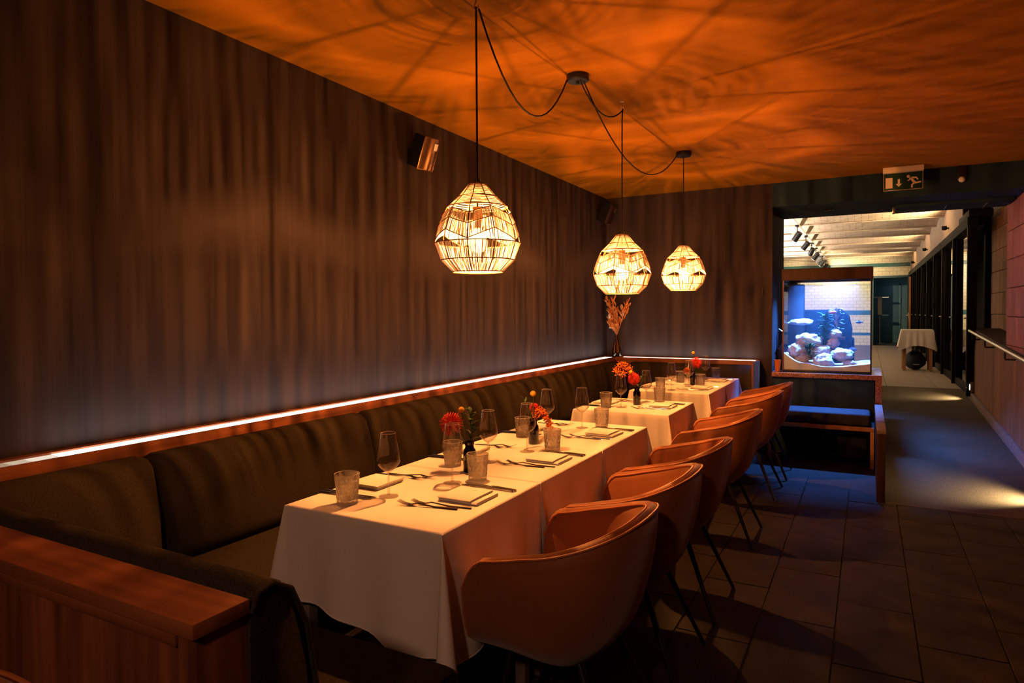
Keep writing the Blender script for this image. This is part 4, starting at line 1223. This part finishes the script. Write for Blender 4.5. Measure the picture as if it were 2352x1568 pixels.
# rocks
rocks = [((-.52, 7.20, 1.10), .10, (1.25, .9, .62), 'pale reef rock, uppermost of the left pile in the tank'),
         ((-.62, 7.16, .99), .085, (1, .9, .85), 'pale reef rock against the left glass of the tank'),
         ((-.42, 7.22, .985), .09, (1.1, .9, .8), 'round pale reef rock in the middle of the tank pile'),
         ((-.38, 7.13, .88), .085, (1.1, .8, .95), 'large pale rock resting on the sand at front of tank'),
         ((-.58, 7.22, .92), .09, (1, .9, .7), 'low pale rock at the left base of the tank pile'),
         ((-.22, 7.2, .955), .085, (1.25, .9, .72), 'pale reef rock leaning to the right of tank pile'),
         ((-.30, 7.25, 1.07), .06, (1, .9, .9), 'small grey rock behind the water plant'),
         ((-.27, 7.24, 1.16), .05, (1, .9, .8), 'small grey rock high behind the water plant'),
         ((-.15, 7.16, .875), .045, (1.3, .8, .6), 'small pale stone on the sand right of pile'),
         ((-.60, 7.36, 1.27), .09, (1.3, .7, .35), 'flat pale shelf rock at the back left of tank')]
for k, (c, r_, sc_, lab) in enumerate(rocks):
    sd = Vector((k * 3.1, k * 1.7, 5))
    fn = lambda d, sd=sd: 1 + .30 * noise.noise(d * 1.7 + sd) + .16 * noise.noise(d * 4 + sd) + .07 * noise.noise(d * 9 + sd)
    o = MB().ball((0, 0, 0), r_, 30, 20, sc_, fn).build('reef_rock', 'rock', None, sharp=180)
    o.location = c; tag(o, lab, 'rock', 'pale rocks in the fish tank')
def waterplant(base, h, n, lab, seed, mt='plant', wd=.012):
    t = thing('water_plant', lab, 'water plant', base); rw = random.Random(seed)
    mb = MB(); mb.tube([(0, 0, 0), (.01, 0, h * .5), (-.005, .01, h)], .004, 6); mb.build('stem', mt, t)
    for k in range(n):
        z = h * (.1 + .9 * k / n); a = k * 2.4; l_ = rw.uniform(.05, .09)
        MB().leaf((0, 0, z), (l_ * math.cos(a), l_ * .7 * math.sin(a), z + rw.uniform(.0, .06)), wd, (.1, .1, 1)).build('leaf', mt, t)
waterplant((-.37, 7.22, .95), .40, 64, 'tall dark green leafy plant rising from the tank rocks', 1, 'plant', .017)
waterplant((-.50, 7.08, .90), .14, 26, 'low green leafy plant between the front tank rocks', 2)
waterplant((-.27, 7.27, 1.12), .27, 40, 'pale feathery coral branch at the top of tank pile', 3, 'coral', .014)
def fish(loc, s, rz, lab, mt):
    t = thing('fish', lab, 'fish', loc, rz, 'fish in the tank')
    mb = MB(); lo = []
    for x, h, w_ in ((-.5, .02, .01), (-.42, .12, .06), (-.2, .2, .11), (.05, .22, .12), (.3, .14, .08), (.45, .05, .03)):
        lo.append([(x * s, w_ * s * math.cos(a), h * s * math.sin(a)) for a in [2 * PI * k / 10 for k in range(10)]])
    mb.loft(lo).build('body', mt, t)
    MB().prism([(.43, .03), (.62, .17), (.57, 0), (.62, -.17), (.43, -.03)], -.006 * s, .006 * s, lambda u, v, h: (u * s, h, v * s)).build('tail_fin', mt, t)
    MB().prism([(-.25, .18), (-.05, .32), (.25, .2), (.2, .12)], -.006 * s, .006 * s, lambda u, v, h: (u * s, h, v * s)).build('back_fin', mt, t)
fish((-.07, 7.25, 1.27), .06, .2, 'small dark fish swimming at the right of tank', 'fishdark')
fish((-.30, 7.19, 1.37), .07, 3.0, 'small red fish above the water plant', 'fishred')
fish((-.24, 7.30, 1.3), .055, .4, 'small dark fish behind the water plant', 'fishdark')
fish((-.13, 7.3, 1.0), .09, 2.9, 'blue grey fish low over the sand', 'fishdark')
l = bpy.data.lights.new('tank_lamp', 'AREA'); l.shape = 'RECTANGLE'; l.size = .55; l.size_y = .05; l.energy = TANK_W; l.spread = R(105); l.color = (.08, .28, 1.0)
o = bpy.data.objects.new('tank_lamp', l); COL.objects.link(o); o.location = (-.36, 7.22, 1.684)
# hose and pot left of the tank
t = thing('air_hose', 'clear looped hose and dark cables beside the fish tank', 'hose', (-.79, 7.2, .781))
MB().tube([(.02, 0, .0), (-.02, -.02, .15), (-.025, -.02, .34), (0, 0, .42), (.025, 0, .40), (.03, 0, .30)], .008, 8).build('clear_loop', 'hose', t)
for k in range(5):
    MB().tube([(-.01 + .008 * k, -.02, 0), (-.03 + .014 * k, -.03, .1), (-.02 + .01 * k, -.03, .22), (-.035 + .016 * k, -.02, .16 + .03 * k)], .007, 7).build('cable', 'cord', t)
t = thing('small_pot', 'small orange brown pot at the left foot of the fish tank', 'pot', (-.782, 6.985, .781))
MB().lathe([(.018, 0), (.022, .003), (.03, .10), (.032, .12), (.028, .12), (.024, .02), (.001, .018)], 18).build('body', 'orange', t)

# ------------------------------------------------------------------ things in the far corridor
ct = thing('side_table', 'small wooden table under a short white cloth beside the glazed doors', 'table', (.79, 13.9, .306))
MB().box(-.24, .24, -.25, .25, .70, .73).build('tabletop', 'lightwood', ct, .004)
for sx in (-1, 1):
    for sy in (-1, 1): MB().box(sx * .2 - .025, sx * .2 + .025, sy * .21 - .025, sy * .21 + .025, 0, .70).build('leg', 'lightwood', ct, .003)
mb = MB(); per = []
for k in range(72):
    a = 2 * PI * k / 72
    c_, s_ = math.cos(a), math.sin(a); q = 1 / max(abs(c_), abs(s_)); corner_ = (q - 1) / .414
    per.append((c_ * q, s_ * q, c_, s_, corner_))
lo = [[(x * .0, y * .0, .733) for x, y, *_ in per], [(x * .24, y * .25, .734) for x, y, *_ in per]]
for v in (.12, .4, .7, 1.0):
    lo.append([(x * .245 + nx * (.03 + .05 * cr + .02 * math.sin(9 * i * .0873 * 2)) * v, y * .255 + ny * (.03 + .05 * cr + .02 * math.sin(9 * i * .0873 * 2)) * v, .733 - (.28 + .10 * cr) * v) for i, (x, y, nx, ny, cr) in enumerate(per)])
o = mb.loft(lo, cap=False).build('tablecloth', 'cloth', None, sharp=70); o.location = (.79, 13.9, .306)
tag(o, 'short white cloth over the small corridor side table', 'tablecloth')
t = thing('black_bag', 'black bag on the floor under the corridor side table', 'bag', (.77, 14.0, .306))
mb = MB(); mb.ball((0, 0, .17), .2, 18, 12, (.85, .8, .85), lambda d: 1 + .12 * noise.noise(d * 2.5)); mb.build('body', 'charcoal', t)
MB().tube([(-.08, -.1, .28), (-.05, -.12, .36), (.05, -.12, .36), (.08, -.1, .28)], .01, 8).build('strap', 'charcoal', t)
MB().box(-.04, .06, -.172, -.165, .10, .115).build('buckle', 'whiteplastic', t)
t = thing('menu_stand', 'tall dark stand with a pale tray in the far vestibule', 'stand', (.36, 24.6, .306))
MB().lathe([(.2, 0), (.2, .02), (.03, .04)], 20).build('base', 'chrome', t)
MB().tube([(0, 0, .03), (0, 0, 1.0)], .03, 10).build('pole', 'chrome', t)
MB().box(-.2, .25, -.15, .15, .92, .95).build('shelf', 'tealpaint', t, .004)
MB().box(-.06, .06, -.03, .03, .95, 1.5).build('upright', 'whiteplastic', t, .004)
MB().box(-.2, .25, -.12, .12, 1.5, 1.53).build('tray', 'whiteplastic', t, .004)
# dark wing chair and candle table seen through the tank
t = thing('wing_chair', 'dark high backed armchair seen through the fish tank', 'armchair', (-.62, 11.6, .306))
MB().box(-.36, .36, -.1, .55, .2, .45).build('seat', 'charcoal', t, .05, seg=3)
mb = MB(); lo = []
for z, hw, yo in ((.2, .36, 0), (.5, .40, -.02), (.8, .42, -.06), (1.0, .38, -.09), (1.1, .28, -.10)):
    lo.append([(-hw, -.12 + yo, z), (hw, -.12 + yo, z), (hw, -.02 + yo, z), (-hw, -.02 + yo, z)])
mb.loft(lo).build('backrest', 'charcoal', t, .03, seg=3)
for s in (-1, 1):
    MB().box(s * .38 - .06, s * .38 + .06, -.1, .5, .2, .65).build('arm', 'charcoal', t, .04, seg=3)
    for yy in (-.05, .48): MB().tube([(s * .3, yy, .2), (s * .33, yy, 0)], [.022, .014], 8).build('leg', 'lightwood', t)
t = thing('candle_table', 'small wooden table with a candle glass beyond the fish tank', 'table', (-.44, 10.2, .277))
MB().box(-.17, .17, -.17, .17, .71, .745).build('tabletop', 'lightwood', t, .004)
for sx in (-1, 1):
    for sy in (-1, 1): MB().box(sx * .14 - .015, sx * .14 + .015, sy * .14 - .015, sy * .14 + .015, 0, .71).build('leg', 'dark', t)
t = thing('candle_glass', 'lit tealight in a small glass beyond the fish tank', 'candle', (-.44, 10.18, .277 + .745))
MB().lathe([(.03, 0), (.034, .06), (.032, .06), (.028, .004), (.001, .004)], 16).build('cup', 'glass', t)
MB().lathe([(.02, .005), (.02, .025), (.001, .025)], 14).build('wax', 'whiteplastic', t)
MB().ball((0, 0, .04), .008, 8, 6, (1, 1, 2)).build('flame', 'flame', t)
# arching floor lamp at the far left of the tank view
t = thing('arc_lamp', 'dark arching floor lamp seen through the left of the tank', 'lamp', (-1.6, 11.0, .306))
MB().lathe([(.16, 0), (.16, .025), (.02, .035)], 20).build('base', 'blackmetal', t)
MB().tube([(0, 0, .03), (0, 0, 1.1), (.05, 0, 1.5), (.2, 0, 1.72), (.45, 0, 1.70), (.55, 0, 1.6)], .014, 8).build('arm', 'blackmetal', t)
MB().lathe([(.04, .12), (.14, 0), (.145, -.12), (.135, -.12), (.13, 0), (.03, .11)], 20, (.55, 0, 1.5)).build('shade', 'blackmetal', t)
